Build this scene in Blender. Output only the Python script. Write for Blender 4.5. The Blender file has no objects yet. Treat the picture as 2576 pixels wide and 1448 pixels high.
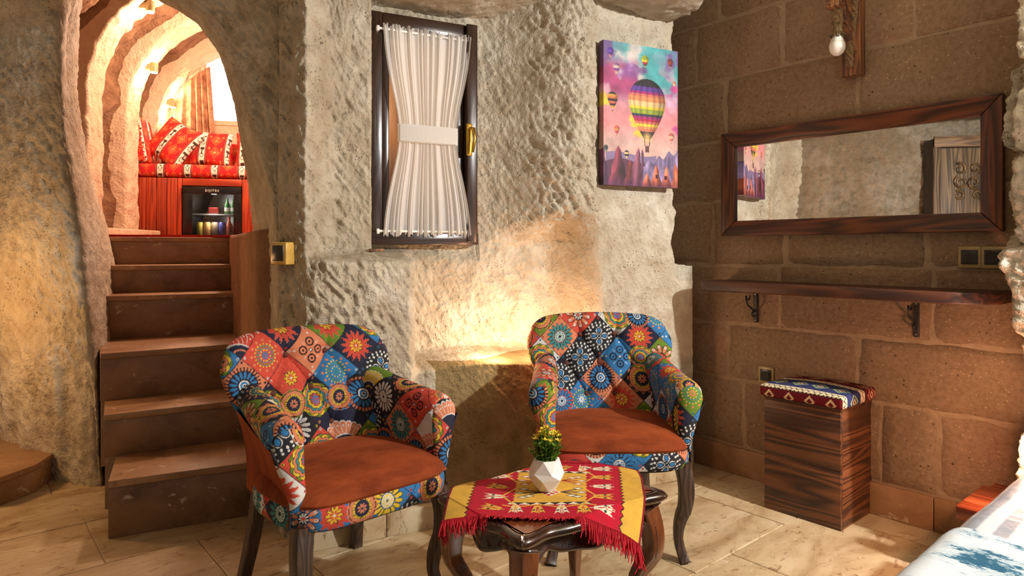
import bpy, math, random
import numpy as np
from mathutils import Vector

random.seed(7); rng = np.random.default_rng(7)
S = bpy.context.scene
COL = S.collection
PI = math.pi

# ------------------------------------------------------------------ camera, world, exposure
F = 1660.0; CX = 1288.0; HY = 625.0; EYE = 1.1          # focal length and horizon in photo pixels, eye height
cam = bpy.data.cameras.new('camera'); co = bpy.data.objects.new('camera', cam); COL.objects.link(co)
co.location = (0, 0, EYE); co.rotation_euler = (PI/2, 0, 0)
cam.sensor_width = 36; cam.lens = 36*F/2576; cam.shift_y = -(724-HY)/2576; cam.clip_start = .02
S.camera = co
W = bpy.data.worlds.new('world'); S.world = W; W.use_nodes = True
W.node_tree.nodes['Background'].inputs[0].default_value = (1.0, .90, .80, 1)
W.node_tree.nodes['Background'].inputs[1].default_value = .17
vs = S.view_settings; vs.view_transform = 'Standard'; vs.look = 'None'; vs.gamma = 1; vs.use_curve_mapping = False
vs.exposure = 0.38

def light(name, kind, loc, power, color, radius=.05, **kw):
    l = bpy.data.lights.new(name, kind); l.energy = power; l.color = color
    if kind in ('POINT', 'SPOT'): l.shadow_soft_size = radius
    for k, v in kw.items(): setattr(l, k, v)
    o = bpy.data.objects.new(name, l); COL.objects.link(o); o.location = loc
    return o
WARM = (1.0, .50, .22); WHITE = (1.0, .985, .965)
light('key_lamp_light', 'POINT', (2.57, .84, 2.05), 330, WHITE, .045)
light('left_lamp_light', 'POINT', (-2.62, 2.72, .85), 14, (1.0, .52, .20), .08)
for s_, p_ in ((-.06, 3.6), (.20, 4.2)):            # lamps tucked on the stone ledge behind the armchair
    light('niche_lamp_light', 'POINT', (s_*.899-.438*.02, 2.817+s_*.438+.899*.02, .68), p_, (1.0, .62, .38), .04)
light('ceiling_lamp_light', 'POINT', (-.35, 1.1, 2.05), 3, (1.0, .80, .58), .15)

# ------------------------------------------------------------------ helpers
def lin(c):
    c = np.asarray(c, float)/255.0
    return np.where(c <= .04045, c/12.92, ((c+.055)/1.055)**2.4)
def C(r, g, b): return tuple(lin((r, g, b))) + (1.0,)
def sm(a, b, x):
    t = np.clip((np.asarray(x, float)-a)/(b-a), 0, 1); return t*t*(3-2*t)
def px(x, y, d): return np.array([(x-CX)/F*d, d, EYE+(HY-y)/F*d])
def _hash(i, j, k):
    h = (i.astype(np.int64)*73856093) ^ (j.astype(np.int64)*19349663) ^ (k.astype(np.int64)*83492791)
    h = (h ^ (h >> 13))*1274126177 & 0xffffffff
    h = (h ^ (h >> 16))*2246822519 & 0xffffffff
    return ((h ^ (h >> 15)) & 0xffffff)/float(0xffffff)
def vnoise(p):
    i = np.floor(p); f = p-i; f = f*f*(3-2*f); i = i.astype(np.int64)
    r = 0
    for dx in (0, 1):
        for dy in (0, 1):
            for dz in (0, 1):
                w = (f[..., 0] if dx else 1-f[..., 0])*(f[..., 1] if dy else 1-f[..., 1])*(f[..., 2] if dz else 1-f[..., 2])
                r = r + w*_hash(i[..., 0]+dx, i[..., 1]+dy, i[..., 2]+dz)
    return r*2-1
def fbm(p, o=4, g=.5):
    r = 0; a = 1.0
    for k in range(o):
        r = r + a*vnoise(p*(2.03**k)+k*17.3); a *= g
    return r
def rock_disp(p, amp=1.0, chis=1.0, ang=.5):
    """chisel-worked tuff: broad swell, slanting tool marks, grit"""
    d = .030*fbm(p*2.2, 3)
    c, s = math.cos(ang), math.sin(ang)
    q = np.stack([(p[..., 0]*c+p[..., 2]*s)*40, p[..., 1]*16, (-p[..., 0]*s+p[..., 2]*c)*13], -1)
    q = q + .5*np.stack([vnoise(p*9), vnoise(p*9+5), vnoise(p*9+9)], -1)
    d = d + chis*.008*(1-2*np.abs(vnoise(q)))
    q2 = q*1.7+31
    d = d + chis*.0065*(1-2*np.abs(vnoise(q2)))
    pk = np.clip(vnoise(np.stack([p[..., 0]*62+p[..., 2]*24, p[..., 1]*45, p[..., 2]*44-p[..., 0]*16], -1)), 0, 1)
    d = d - chis*.010*pk + .0045*fbm(p*52, 3, .7)
    return d*amp

def props(o, label=None, cat=None, group=None, kind=None):
    for k, v in (('label', label), ('category', cat), ('group', group), ('kind', kind)):
        if v: o[k] = v
    return o
def thing(name, loc=(0, 0, 0), rz=0, label=None, cat=None, group=None, kind=None):
    o = bpy.data.objects.new(name, None); COL.objects.link(o); o.empty_display_size = .05
    o.location = loc; o.rotation_euler = (0, 0, rz)
    return props(o, label, cat, group, kind)
def link(name, me, mat, parent=None):
    o = bpy.data.objects.new(name, me); COL.objects.link(o)
    if mat is not None and not me.materials: me.materials.append(mat)
    if parent is not None: o.parent = parent
    return o
def setcol(me, col):
    a = me.attributes.new('Col', 'BYTE_COLOR', 'POINT')
    c = np.ones((len(col), 4)); c[:, :3] = np.clip(np.asarray(col, float)/255, 0, 1)
    a.data.foreach_set('color_srgb', c.ravel().astype(np.float32))
def gridfaces(nu, nv, cu=False, cv=False, off=0, flip=False, mask=None):
    I = np.arange(nu if cu else nu-1); J = np.arange(nv if cv else nv-1)
    I, J = np.meshgrid(I, J, indexing='ij')
    I2 = (I+1) % nu; J2 = (J+1) % nv
    f = np.stack([I*nv+J, I2*nv+J, I2*nv+J2, I*nv+J2], -1)
    if mask is not None: f = f[mask]
    f = f.reshape(-1, 4)+off
    return f[:, ::-1] if flip else f
def rawmesh(name, V, faces, smooth=True, col=None):
    me = bpy.data.meshes.new(name)
    V = np.asarray(V, float).reshape(-1, 3)
    if isinstance(faces, np.ndarray):
        n = len(faces); k = faces.shape[1]
        me.vertices.add(len(V)); me.vertices.foreach_set('co', V.ravel().astype(np.float32))
        me.loops.add(n*k); me.loops.foreach_set('vertex_index', faces.ravel().astype(np.int32))
        me.polygons.add(n); me.polygons.foreach_set('loop_start', np.arange(0, n*k, k, dtype=np.int32))
        me.update(calc_edges=True)
    else:
        me.from_pydata([tuple(v) for v in V], [], faces)
    if smooth: me.polygons.foreach_set('use_smooth', np.ones(len(me.polygons), bool))
    if col is not None: setcol(me, col)
    me.validate()
    return me
def grid(name, P, mat, parent=None, cu=False, cv=False, col=None, smooth=True, flip=False, mask=None):
    nu, nv = P.shape[:2]
    me = rawmesh(name, P, gridfaces(nu, nv, cu, cv, 0, flip, mask), smooth, None if col is None else col.reshape(-1, 3))
    return link(name, me, mat, parent)
class MB:
    """collects shapes into one mesh"""
    def __init__(s): s.v = []; s.f = []; s.n = 0
    def add(s, V, Fc):
        V = np.asarray(V, float).reshape(-1, 3); s.v.append(V)
        for f in Fc: s.f.append([int(i)+s.n for i in f])
        s.n += len(V); return s
    def box(s, x0, x1, y0, y1, z0, z1):
        V = [(x, y, z) for x in (x0, x1) for y in (y0, y1) for z in (z0, z1)]
        return s.add(V, [(0, 1, 3, 2), (4, 6, 7, 5), (0, 4, 5, 1), (2, 3, 7, 6), (0, 2, 6, 4), (1, 5, 7, 3)])
    def grid(s, P, cu=False, cv=False, flip=False):
        return s.add(P.reshape(-1, 3), gridfaces(P.shape[0], P.shape[1], cu, cv, 0, flip).tolist())
    def prism(s, pts, z0, z1):
        n = len(pts); V = [(x, y, z0) for x, y in pts]+[(x, y, z1) for x, y in pts]
        return s.add(V, [tuple(range(n))[::-1], tuple(range(n, 2*n))]+[(i, (i+1) % n, n+(i+1) % n, n+i) for i in range(n)])
    def loft(s, rings, cap0=True, cap1=True):
        P = np.array(rings, float); n = P.shape[1]
        fs = gridfaces(P.shape[0], n, False, True).tolist()
        if cap0: fs.append(list(range(n))[::-1])
        if cap1: b = (P.shape[0]-1)*n; fs.append([b+i for i in range(n)])
        return s.add(P.reshape(-1, 3), fs)
    def lathe(s, prof, n=20, c=(0, 0, 0)):
        a = np.arange(n)*2*PI/n
        return s.loft([np.stack([c[0]+r*np.cos(a), c[1]+r*np.sin(a), np.full(n, c[2]+z)], -1) for r, z in prof])
    def tube(s, path, rad, n=8, sx=1.0, sy=1.0, square=False, closed=False):
        path = np.asarray(path, float); m = len(path)
        rad = np.full(m, rad) if np.isscalar(rad) else np.asarray(rad, float)
        T = np.gradient(path, axis=0); T /= np.linalg.norm(T, axis=1)[:, None]+1e-12
        up = np.array([0, 0, 1.0]) if abs(T[0][2]) < .9 else np.array([0, 1.0, 0])
        rings = []
        A = np.arange(n)*2*PI/n+(PI/4 if square else 0)
        for k in range(m):
            b = np.cross(T[k], up); b /= np.linalg.norm(b)+1e-12; nn = np.cross(b, T[k]); up = nn
            ca, sa = np.cos(A), np.sin(A)
            rings.append(path[k]+rad[k]*(sx*ca[:, None]*b+sy*sa[:, None]*nn))
        return s.loft(rings)
    def build(s, name, mat, parent=None, smooth=False, bevel=0, loc=None, col=None, seg=2):
        me = rawmesh(name, np.concatenate(s.v), s.f, smooth, col)
        o = link(name, me, mat, parent)
        if loc is not None: o.location = loc
        if bevel:
            b = o.modifiers.new('bevel', 'BEVEL'); b.width = bevel; b.segments = seg; b.limit_method = 'ANGLE'; b.angle_limit = .6
            me.polygons.foreach_set('use_smooth', np.ones(len(me.polygons), bool))
        return o
def smooth_angle(o, a=.7):
    o.data.set_sharp_from_angle(angle=a)

# ------------------------------------------------------------------ materials
class MT:
    def __init__(s, name, rough=.8, color=None, metal=0, spec=None):
        s.m = bpy.data.materials.new(name); s.m.use_nodes = True; s.t = s.m.node_tree
        s.b = s.t.nodes['Principled BSDF']; s.b.inputs['Roughness'].default_value = rough; s.b.inputs['Metallic'].default_value = metal
        if spec is not None: s.b.inputs['Specular IOR Level'].default_value = spec
        if color: s.b.inputs['Base Color'].default_value = color
        s._tc = None
    def n(s, typ, ins=None, **pr):
        nd = s.t.nodes.new('ShaderNode'+typ)
        for k, v in pr.items(): setattr(nd, k, v)
        for k, v in (ins or {}).items():
            if isinstance(v, bpy.types.NodeSocket): s.t.links.new(v, nd.inputs[k])
            else: nd.inputs[k].default_value = v
        return nd
    def co(s, scale=(1, 1, 1), rot=(0, 0, 0), which='Object'):
        if s._tc is None: s._tc = s.n('TexCoord')
        return s.n('Mapping', {'Vector': s._tc.outputs[which], 'Scale': scale, 'Rotation': rot}).outputs[0]
    def noise(s, vec, scale, detail=4, rough=.55, dist=0):
        return s.n('TexNoise', {'Vector': vec, 'Scale': scale, 'Detail': detail, 'Roughness': rough, 'Distortion': dist}).outputs['Fac']
    def ramp(s, fac, stops, const=False):
        r = s.n('ValToRGB', {'Fac': fac}); e = r.color_ramp.elements
        if const: r.color_ramp.interpolation = 'CONSTANT'
        while len(e) < len(stops): e.new(.5)
        for q, (p, c) in zip(e, stops): q.position = p; q.color = c if len(c) == 4 else tuple(c)+(1,)
        return r.outputs[0]
    def mix(s, fac, a, b, mode='MIX'):
        m = s.n('Mix', data_type='RGBA', blend_type=mode)
        for sk, v in ((m.inputs[0], fac), (m.inputs[6], a), (m.inputs[7], b)):
            if isinstance(v, bpy.types.NodeSocket): s.t.links.new(v, sk)
            else: sk.default_value = v
        return m.outputs[2]
    def math(s, op, a, b=0.0):
        m = s.n('Math', operation=op)
        for i, v in enumerate((a, b)):
            if isinstance(v, bpy.types.NodeSocket): s.t.links.new(v, m.inputs[i])
            else: m.inputs[i].default_value = v
        return m.outputs[0]
    def set(s, key, v): s.t.links.new(v, s.b.inputs[key]); return s
    def bump(s, h, strength=.5, dist=.01):
        b = s.n('Bump', {'Height': h, 'Strength': strength, 'Distance': dist}); s.t.links.new(b.outputs[0], s.b.inputs['Normal']); return s
G = lambda v: (v, v, v, 1)

def rock_mat(name, c1, c2, c3, pit=.6):
    m = MT(name, .95, spec=.15); v = m.co()
    big = m.noise(v, 2.3, 5); fine = m.noise(v, 60, 5, .65); mid = m.noise(v, 14, 5, .6)
    c = m.ramp(big, [(.28, c1), (.5, c2), (.72, c3)])
    c = m.mix(m.ramp(mid, [(.35, G(.75)), (.6, G(0))]), c, c1)
    spot = m.n('TexVoronoi', {'Vector': v, 'Scale': 70.0, 'Randomness': 1.0}).outputs['Distance']
    sp = m.ramp(spot, [(.0, G(.6)), (.10, G(.6)), (.24, G(0))])
    sp = m.mix(m.ramp(m.noise(v, 9, 2), [(.5, G(0)), (.62, G(1))]), G(0), sp)
    c = m.mix(m.math('MULTIPLY', sp, pit), c, C(92, 74, 52))
    m.set('Base Color', c)
    h = m.math('ADD', m.math('MULTIPLY', fine, .6), m.math('MULTIPLY', mid, 1.2))
    m.bump(m.math('SUBTRACT', h, m.math('MULTIPLY', sp, .5)), 1.0, .02)
    return m.m
ROCK = rock_mat('tuff_rock', C(172, 156, 130), C(204, 193, 170), C(222, 215, 198))
ROCK_WARM = rock_mat('tuff_rock_ochre', C(154, 136, 108), C(182, 167, 140), C(200, 191, 174))
ROCK_DARK = rock_mat('rubble_stone', C(120, 88, 62), C(150, 114, 84), C(170, 140, 110))
PLASTER = rock_mat('rib_plaster', C(200, 172, 138), C(216, 190, 158), C(224, 202, 172), .2)
BENCH_ROCK = rock_mat('bench_stone', C(132, 112, 74), C(150, 130, 90), C(166, 146, 104), .9)

def stone_mat():
    m = MT('ashlar_stone', .92, spec=.2); v = m.co()
    oi = m.n('ObjectInfo').outputs['Random']
    base = m.ramp(oi, [(0, C(140, 115, 92)), (.35, C(154, 127, 102)), (.7, C(148, 127, 104)), (1, C(162, 133, 108))])
    c = m.mix(m.ramp(m.noise(v, 3, 5), [(.35, G(.55)), (.65, G(0))]), base, C(126, 100, 74))
    c = m.mix(m.ramp(m.noise(v, 55, 3, .7), [(.35, G(.45)), (.6, G(0))]), c, C(104, 80, 56))
    sp = m.n('TexVoronoi', {'Vector': v, 'Scale': 30.0}).outputs['Distance']
    dark = m.mix(m.ramp(m.noise(v, 12, 2), [(.42, G(0)), (.56, G(1))]), G(0), m.ramp(sp, [(0, G(1)), (.06, G(1)), (.15, G(0))]))
    c = m.mix(m.math('MULTIPLY', dark, .8), c, C(62, 46, 34))
    sp2 = m.n('TexVoronoi', {'Vector': m.co((1, 1, 1), (.4, .9, .2)), 'Scale': 48.0}).outputs['Distance']
    lite = m.ramp(sp2, [(0, G(1)), (.10, G(1)), (.15, G(0))])
    c = m.mix(m.math('MULTIPLY', lite, .55), c, C(206, 186, 150))
    m.set('Base Color', c)
    saw = m.noise(m.co((10, 10, 120), (.0, .45, 0)), 1.0, 3)
    m.bump(m.math('ADD', m.math('MULTIPLY', saw, .45), m.math('SUBTRACT', m.noise(v, 45, 4), m.math('MULTIPLY', dark, .8))), .6, .008)
    return m.m
ASHLAR = stone_mat()
def mortar_mat():
    m = MT('mortar', .95); v = m.co()
    m.set('Base Color', m.ramp(m.noise(v, 18, 5), [(.3, C(146, 122, 96)), (.7, C(168, 143, 116))])); m.bump(m.noise(v, 60, 4), .6, .01)
    return m.m
MORTAR = mortar_mat()
def trav_mat(name, c1, c2, c3, stretch, dk=.5, rough=.38):
    m = MT(name, rough); v = m.co(stretch)
    oi = m.n('ObjectInfo').outputs['Random']
    off = m.n('VectorMath', {0: v, 1: m.n('CombineXYZ', {'X': m.math('MULTIPLY', oi, 31.0), 'Y': m.math('MULTIPLY', oi, 17.0), 'Z': oi}).outputs[0]}, operation='ADD').outputs[0]
    a = m.noise(off, 3.2, 6, .62, .6); b = m.noise(off, 15, 5, .7, .9)
    c = m.ramp(a, [(.3, c1), (.5, c2), (.7, c3)])
    c = m.mix(m.ramp(b, [(.56, G(0)), (.66, G(dk))]), c, C(128, 92, 56))
    c = m.mix(m.ramp(m.noise(off, 9, 5, .6, 1.4), [(.64, G(0)), (.70, G(.5))]), c, C(232, 222, 200))
    m.set('Base Color', c); m.bump(b, .12, .004)
    return m.m
TRAV = trav_mat('travertine_floor', C(156, 130, 94), C(188, 168, 132), C(208, 192, 160), (2.2, 1, 1), .8)
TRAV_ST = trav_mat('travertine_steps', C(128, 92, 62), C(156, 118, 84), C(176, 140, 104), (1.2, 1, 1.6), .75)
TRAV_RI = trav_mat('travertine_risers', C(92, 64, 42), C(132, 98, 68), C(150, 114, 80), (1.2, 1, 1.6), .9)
GROUT = MT('grout', .9, C(196, 178, 150)).m

def wood_mat(name, dark, lite, axis='x', scale=1.0, rough=.45, ringy=.55, coat=0):
    m = MT(name, rough); st = {'x': (.9, 13, 13), 'y': (13, .9, 13), 'z': (13, 13, .9)}[axis]
    oi = m.n('ObjectInfo').outputs['Random']
    v = m.n('VectorMath', {0: m.co(tuple(scale*q for q in st)), 1: m.n('CombineXYZ', {'X': m.math('MULTIPLY', oi, 9.0), 'Y': m.math('MULTIPLY', oi, 23.0), 'Z': m.math('MULTIPLY', oi, 5.0)}).outputs[0]}, operation='ADD').outputs[0]
    n1 = m.noise(v, .9, 2, .5, .4)
    rings = m.math('ADD', m.math('MULTIPLY', m.math('SINE', m.math('MULTIPLY', n1, 62.0)), .5), .5)
    fine = m.noise(v, 7, 5, .6)
    f = m.math('ADD', m.math('MULTIPLY', rings, ringy), m.math('MULTIPLY', fine, 1-ringy))
    m.set('Base Color', m.ramp(f, [(.15, dark), (.55, tuple((a+b)/2 for a, b in zip(dark, lite))), (.9, lite)]))
    m.bump(f, .25, .003)
    if coat: m.b.inputs['Coat Weight'].default_value = coat; m.b.inputs['Coat Roughness'].default_value = .12
    return m.m
WD_STOOL = wood_mat('stool_wood', C(40, 24, 15), C(116, 70, 40), 'x', .8)
WD_STOOL_Y = wood_mat('stool_wood_side', C(48, 27, 15), C(126, 74, 42), 'y', .8)
WD_FRAME_X = wood_mat('mirror_wood', C(44, 22, 12), C(116, 62, 32), 'x', 1.0, .38)
WD_FRAME_Z = wood_mat('mirror_wood_upright', C(44, 22, 12), C(108, 58, 30), 'z', 1.0, .38)
WD_SHELF = wood_mat('shelf_wood', C(34, 17, 10), C(92, 48, 26), 'x', .7, .5, .5, 0)
WD_WIN = wood_mat('window_wood', C(34, 22, 16), C(64, 40, 28), 'z', 1.0, .28, .4, .4)
WD_WIN_X = wood_mat('window_wood_rail', C(34, 22, 16), C(64, 40, 28), 'x', 1.0, .28, .4, .4)
WD_LAMP = wood_mat('lamp_wood', C(66, 40, 24), C(160, 106, 66), 'z', 1.3, .6)
WD_RED = wood_mat('red_stained_pine', C(120, 38, 18), C(184, 72, 36), 'z', .8, .35)
WD_REDX = wood_mat('red_stained_rail', C(120, 38, 18), C(184, 72, 36), 'x', .8, .35)
WD_NIGHT = wood_mat('bedside_wood', C(96, 34, 16), C(176, 82, 44), 'x', .8, .3, .55, .4)
WD_WARD = wood_mat('wardrobe_wood', C(70, 58, 48), C(160, 134, 100), 'z', .8, .5)
WD_LEG = wood_mat('chair_leg_wood', C(42, 30, 24), C(84, 62, 46), 'z', 1.2, .42)
WD_TABLE = MT('table_varnish', .22).m
def table_mats():
    m = MT('table_top_wood', .22); v = m.co((2, 9, 9))
    m.set('Base Color', m.ramp(m.noise(v, 2, 5), [(.3, C(86, 42, 22)), (.7, C(128, 68, 36))])); m.b.inputs['Coat Weight'].default_value = .6; m.b.inputs['Coat Roughness'].default_value = .1
    e = MT('table_edge_wood', .2); v = e.co()
    e.set('Base Color', e.ramp(e.noise(v, 16, 4), [(.35, C(30, 17, 12)), (.7, C(62, 34, 20))])); e.b.inputs['Coat Weight'].default_value = .8; e.b.inputs['Coat Roughness'].default_value = .08
    l = MT('table_leg_wood', .25); v = l.co((9, 9, 1.5))
    l.set('Base Color', l.ramp(l.noise(v, 3, 4), [(.3, C(70, 36, 20)), (.7, C(120, 68, 36))])); l.b.inputs['Coat Weight'].default_value = .7; l.b.inputs['Coat Roughness'].default_value = .1
    return m.m, e.m, l.m
TB_TOP, TB_EDGE, TB_LEG = table_mats()
def col_mat(name, rough=.85, weave=900, strength=.25, sheen=0):
    m = MT(name, rough, spec=.25)
    c = m.n('Attribute', attribute_name='Col').outputs['Color']
    v = m.co()
    c = m.mix(m.ramp(m.noise(v, 30, 4), [(.3, G(.22)), (.7, G(0))]), c, G(.03))
    m.set('Base Color', c); m.bump(m.noise(v, weave, 2), strength, .0015)
    if sheen: m.b.inputs['Sheen Weight'].default_value = sheen
    return m.m
FABRIC = col_mat('printed_mandala_fabric', .82)
KILIM = col_mat('woven_kilim', .95, 420, .6)
CANVAS = col_mat('printed_canvas', .5, 1200, .15)
def velvet():
    m = MT('rust_velvet', .85, spec=.1); v = m.co((1, 2.2, 1))
    m.set('Base Color', m.ramp(m.noise(v, 7, 4, .6, .5), [(.3, C(98, 42, 20)), (.7, C(146, 70, 36))]))
    m.b.inputs['Sheen Weight'].default_value = .35; m.b.inputs['Sheen Tint'].default_value = C(230, 130, 80); m.b.inputs['Sheen Roughness'].default_value = .35
    m.bump(m.noise(m.co(), 500, 2), .2, .001)
    return m.m
VELVET = velvet()
BUTTON = MT('button_velvet', .8, C(84, 38, 26)).m
FRINGE = MT('red_fringe', .9, C(178, 12, 34)).m
WHITE_POT = MT('white_ceramic', .55, C(226, 222, 214)).m
def two(name, c1, c2, scale, rough=.5):
    m = MT(name, rough); m.set('Base Color', m.ramp(m.noise(m.co(), scale, 3), [(.35, c1), (.65, c2)])); return m.m
LEAF = two('artificial_leaf', C(52, 86, 20), C(112, 150, 36), 70, .35)
PETAL = two('yellow_petal', C(206, 176, 20), C(240, 220, 70), 60, .5)
SOIL = two('potting_soil', C(46, 34, 22), C(80, 60, 40), 90, .95)
IRON = two('black_iron', C(18, 16, 15), C(40, 34, 30), 60, .5)
STEEL = MT('screw_steel', .3, C(190, 188, 180), 1).m
BRASS = MT('brass', .3, C(196, 160, 70), 1).m
PLATE = two('champagne_plastic', C(150, 128, 84), C(166, 144, 98), 20, .35)
PLATE_DK = two('anthracite_plastic', C(34, 32, 30), C(46, 43, 40), 20, .3)
GOLD = two('gold_plastic', C(196, 154, 70), C(216, 176, 92), 20, .3)
ROPE = two('jute_rope', C(104, 82, 56), C(150, 124, 88), 120, .95)
BULB = MT('opal_bulb', .25, C(232, 228, 218)).m
MIRROR = MT('mirror_glass', .0, (.93, .93, .91, 1), 1).m
BLACK = two('black_plastic', C(14, 14, 15), C(26, 25, 25), 30, .25)
RUGRED = two('red_rug', C(150, 20, 22), C(190, 36, 30), 80, .95)
WHITEPL = MT('white_plastic', .4, C(232, 230, 222)).m
def glass(name, tint=(1, 1, 1, 1), mixf=.9):
    m = MT(name); t = m.t
    tr = m.n('BsdfTransparent', {'Color': tint}); gl = m.n('BsdfGlossy', {'Roughness': .02})
    fr = m.n('Fresnel', {'IOR': 1.5}); mx = m.n('MixShader', {0: fr.outputs[0], 1: tr.outputs[0], 2: gl.outputs[0]})
    t.links.new(mx.outputs[0], t.nodes['Material Output'].inputs[0]); return m.m
GLASS = glass('window_glass', (.94, .96, .95, 1)); FGLASS = glass('fridge_glass', (.72, .72, .72, 1))
def sheer(name, col, alpha):
    m = MT(name, .9); t = m.t
    v = m.co((120, 120, 3)); k = m.noise(v, 1.0, 3)
    d = m.n('BsdfDiffuse', {'Color': col}); tl = m.n('BsdfTranslucent', {'Color': col}); tr = m.n('BsdfTransparent')
    a = m.n('MixShader', {0: .4, 1: d.outputs[0], 2: tl.outputs[0]})
    f = m.math('ADD', m.math('MULTIPLY', k, .14), alpha-.07)
    b = m.n('MixShader', {0: f, 1: tr.outputs[0], 2: a.outputs[0]})
    t.links.new(b.outputs[0], t.nodes['Material Output'].inputs[0]); return m.m
SHEER = sheer('sheer_white_voile', C(246, 243, 238), .88); VOILE = sheer('far_voile', C(245, 242, 240), .7)
def emit(name, col, st):
    m = MT(name); e = m.n('Emission', {'Color': col, 'Strength': st}); m.t.links.new(e.outputs[0], m.t.nodes['Material Output'].inputs[0]); return m.m
GLOW = emit('sconce_glow', (1, .72, .42, 1), 40); BEDGLOW = emit('bedside_bulb_glow', (1, .70, .40, 1), 60); DAY = emit('daylight', (.93, .96, 1, 1), 2.2)
def sheet_mat():
    m = MT('striped_sateen', .5); 
    w = m.n('TexWave', {'Vector': m.co((1, 1, 1)), 'Scale': 5.2, 'Distortion': .25, 'Detail': 2.0}, wave_type='BANDS', bands_direction='X').outputs['Fac']
    m.set('Base Color', m.ramp(w, [(.35, C(140, 144, 152)), (.6, C(188, 189, 192))])); m.bump(m.noise(m.co(), 12, 4), .35, .02)
    return m.m
SHEET = sheet_mat()
def throw_mat():
    m = MT('blue_white_throw', .9); v = m.co((1, 1, 1))
    a = m.noise(m.co((5, 9, 5)), 1.1, 3, .6); b = m.noise(m.co((60, 140, 60)), 1.0, 4, .75)
    f = m.math('ADD', m.math('MULTIPLY', a, 1.25), m.math('MULTIPLY', b, .6))
    m.set('Base Color', m.ramp(f, [(.78, C(14, 78, 104)), (.80, C(30, 96, 120)), (.84, C(158, 174, 182)), (1, C(186, 194, 198))])); m.bump(b, .5, .004)
    return m.m
THROW = throw_mat()
def curt_mat():
    m = MT('brown_curtain_velvet', .9)
    m.set('Base Color', m.ramp(m.noise(m.co(), 18, 5, .6), [(.3, C(120, 74, 46)), (.7, C(188, 140, 104))])); return m.m
BROWNC = curt_mat()

# ------------------------------------------------------------------ frames of reference
AB = math.radians(26.0); B = np.array([math.cos(AB), math.sin(AB), 0]); BM = np.array([-math.sin(AB), math.cos(AB), 0]); BO = np.array([0, 2.817, 0])
AR = math.radians(-49.7); RXv = np.array([math.cos(AR), math.sin(AR), 0]); RN = np.array([-math.sin(AR), math.cos(AR), 0]); RO = RN*2.92
AU = math.radians(13.2); UX = np.array([math.cos(AU), math.sin(AU), 0]); UY = np.array([-math.sin(AU), math.cos(AU), 0]); UO = np.array([-2.9, 5.0, 0])
def fr(o, ax, ay, x, y, z): 
    x, y, z = np.broadcast_arrays(np.asarray(x, float), np.asarray(y, float), np.asarray(z, float))
    return o+ax*x[..., None]+ay*y[..., None]+np.array([0, 0, 1.0])*z[..., None]
def back(s, w, z): return fr(BO, B, BM, s, w, z)
def right(x, y, z): return fr(RO, RXv, RN, x, y, z)
def up(x, y, z): return fr(UO, UX, UY, x, y, z)
def wall_s(xp, w=0.0):                              # photo column -> coordinate along the back wall
    a = (xp-CX)/F; c, s_ = math.cos(AB), math.sin(AB)
    return (2.817*a+w*(s_+c*a))/(c-s_*a)

# ------------------------------------------------------------------ floor of travertine tiles
floor = MB().box(-3.6, 3.4, -1.2, 5.2, -.08, -.006).build('floor', GROUT); props(floor, kind='structure')
TW = .457; TL = .610; rr = random.Random(3)
tm = {}
def clip_poly(p):                                   # keep tiles within the slab
    return all(-3.6 < x < 3.3 and -.9 < y < 4.6 for x, y in p)
for r in range(-4, 9):
    t0 = 1.305+r*TW; off = (.36 if r % 2 else .05)+rr.uniform(-.05, .05)
    for k in range(-8, 8):
        n0 = off+k*TL; cx, cy = n0+TL/2, t0+TW/2
        c = RN*cx-RXv*cy
        if not (-3.3 < c[0] < 3.0 and -.7 < c[1] < 4.2): continue
        if n0 > 2.93: continue
        n1 = min(n0+TL, 2.93)
        L = n1-n0-.004; key = round(L, 2)
        if key not in tm:
            m_ = MB().box(-(TW-.004)/2, (TW-.004)/2, 0, L, -.03, 0); tm[key] = rawmesh('tile', np.concatenate(m_.v), m_.f, False); tm[key].materials.append(TRAV)
        o = link('floor_tile', tm[key], None, floor)
        p = RN*(n0+.002)-RXv*cy; o.location = (p[0], p[1], rr.uniform(-.0006, .0006)); o.rotation_euler = (0, 0, AR)
        if key == round(TL-.004, 2):
            b = o.modifiers.new('bevel', 'BEVEL'); b.width = .002; b.segments = 1

# ------------------------------------------------------------------ back cave wall (window recess, niche, stone bench, painting wall)
def back_w(s, z):
    s, z = np.broadcast_arrays(s, z)
    bench = sm(.605, .655, z+.012*np.sin(s*9))
    low = .25*sm(-.435, -.385, s)*(1-sm(.30, .47, s+.08*(z-.9)))*bench-.035*(1-sm(-.47, -.40, s))*(1-sm(1.03, 1.10, z))*sm(-.86, -.78, s)
    hi = .27*sm(-.575, -.545, s)*(1-sm(-.06, .34, s))+.13*(1-sm(-.575, -.545, s))*sm(-.88, -.70, s)
    hi = hi-.045*np.exp(-((s-.27)/.14)**2)*sm(1.12, 1.3, z)
    tr = sm(1.045, 1.10, z+.03*sm(-.3, .2, s)-.0)
    tr = np.where(s > -.05, sm(1.08, 1.22, z-.05*sm(0, .35, s)), tr)
    w = low*(1-tr)+hi*tr
    w = w+1.7*np.clip(-.85-s, 0, None)              # the wall turns back towards the stair arch
    return w
ns, nz = 430, 470
ss = np.linspace(-.93, .99, ns); zz = np.linspace(-.02, 2.42, nz)
SG, ZG = np.meshgrid(ss, zz, indexing='ij')
edge = sm(.0, .03, .90+.018*vnoise(np.stack([ZG*7, ZG*0, ZG*0+3], -1))+.012*vnoise(np.stack([ZG*25, ZG*0, ZG*0+9], -1))+.26*(1-sm(1.00, 1.03, ZG))-SG)
WG = back_w(SG, ZG)
P0 = back(SG, WG, ZG)
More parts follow.
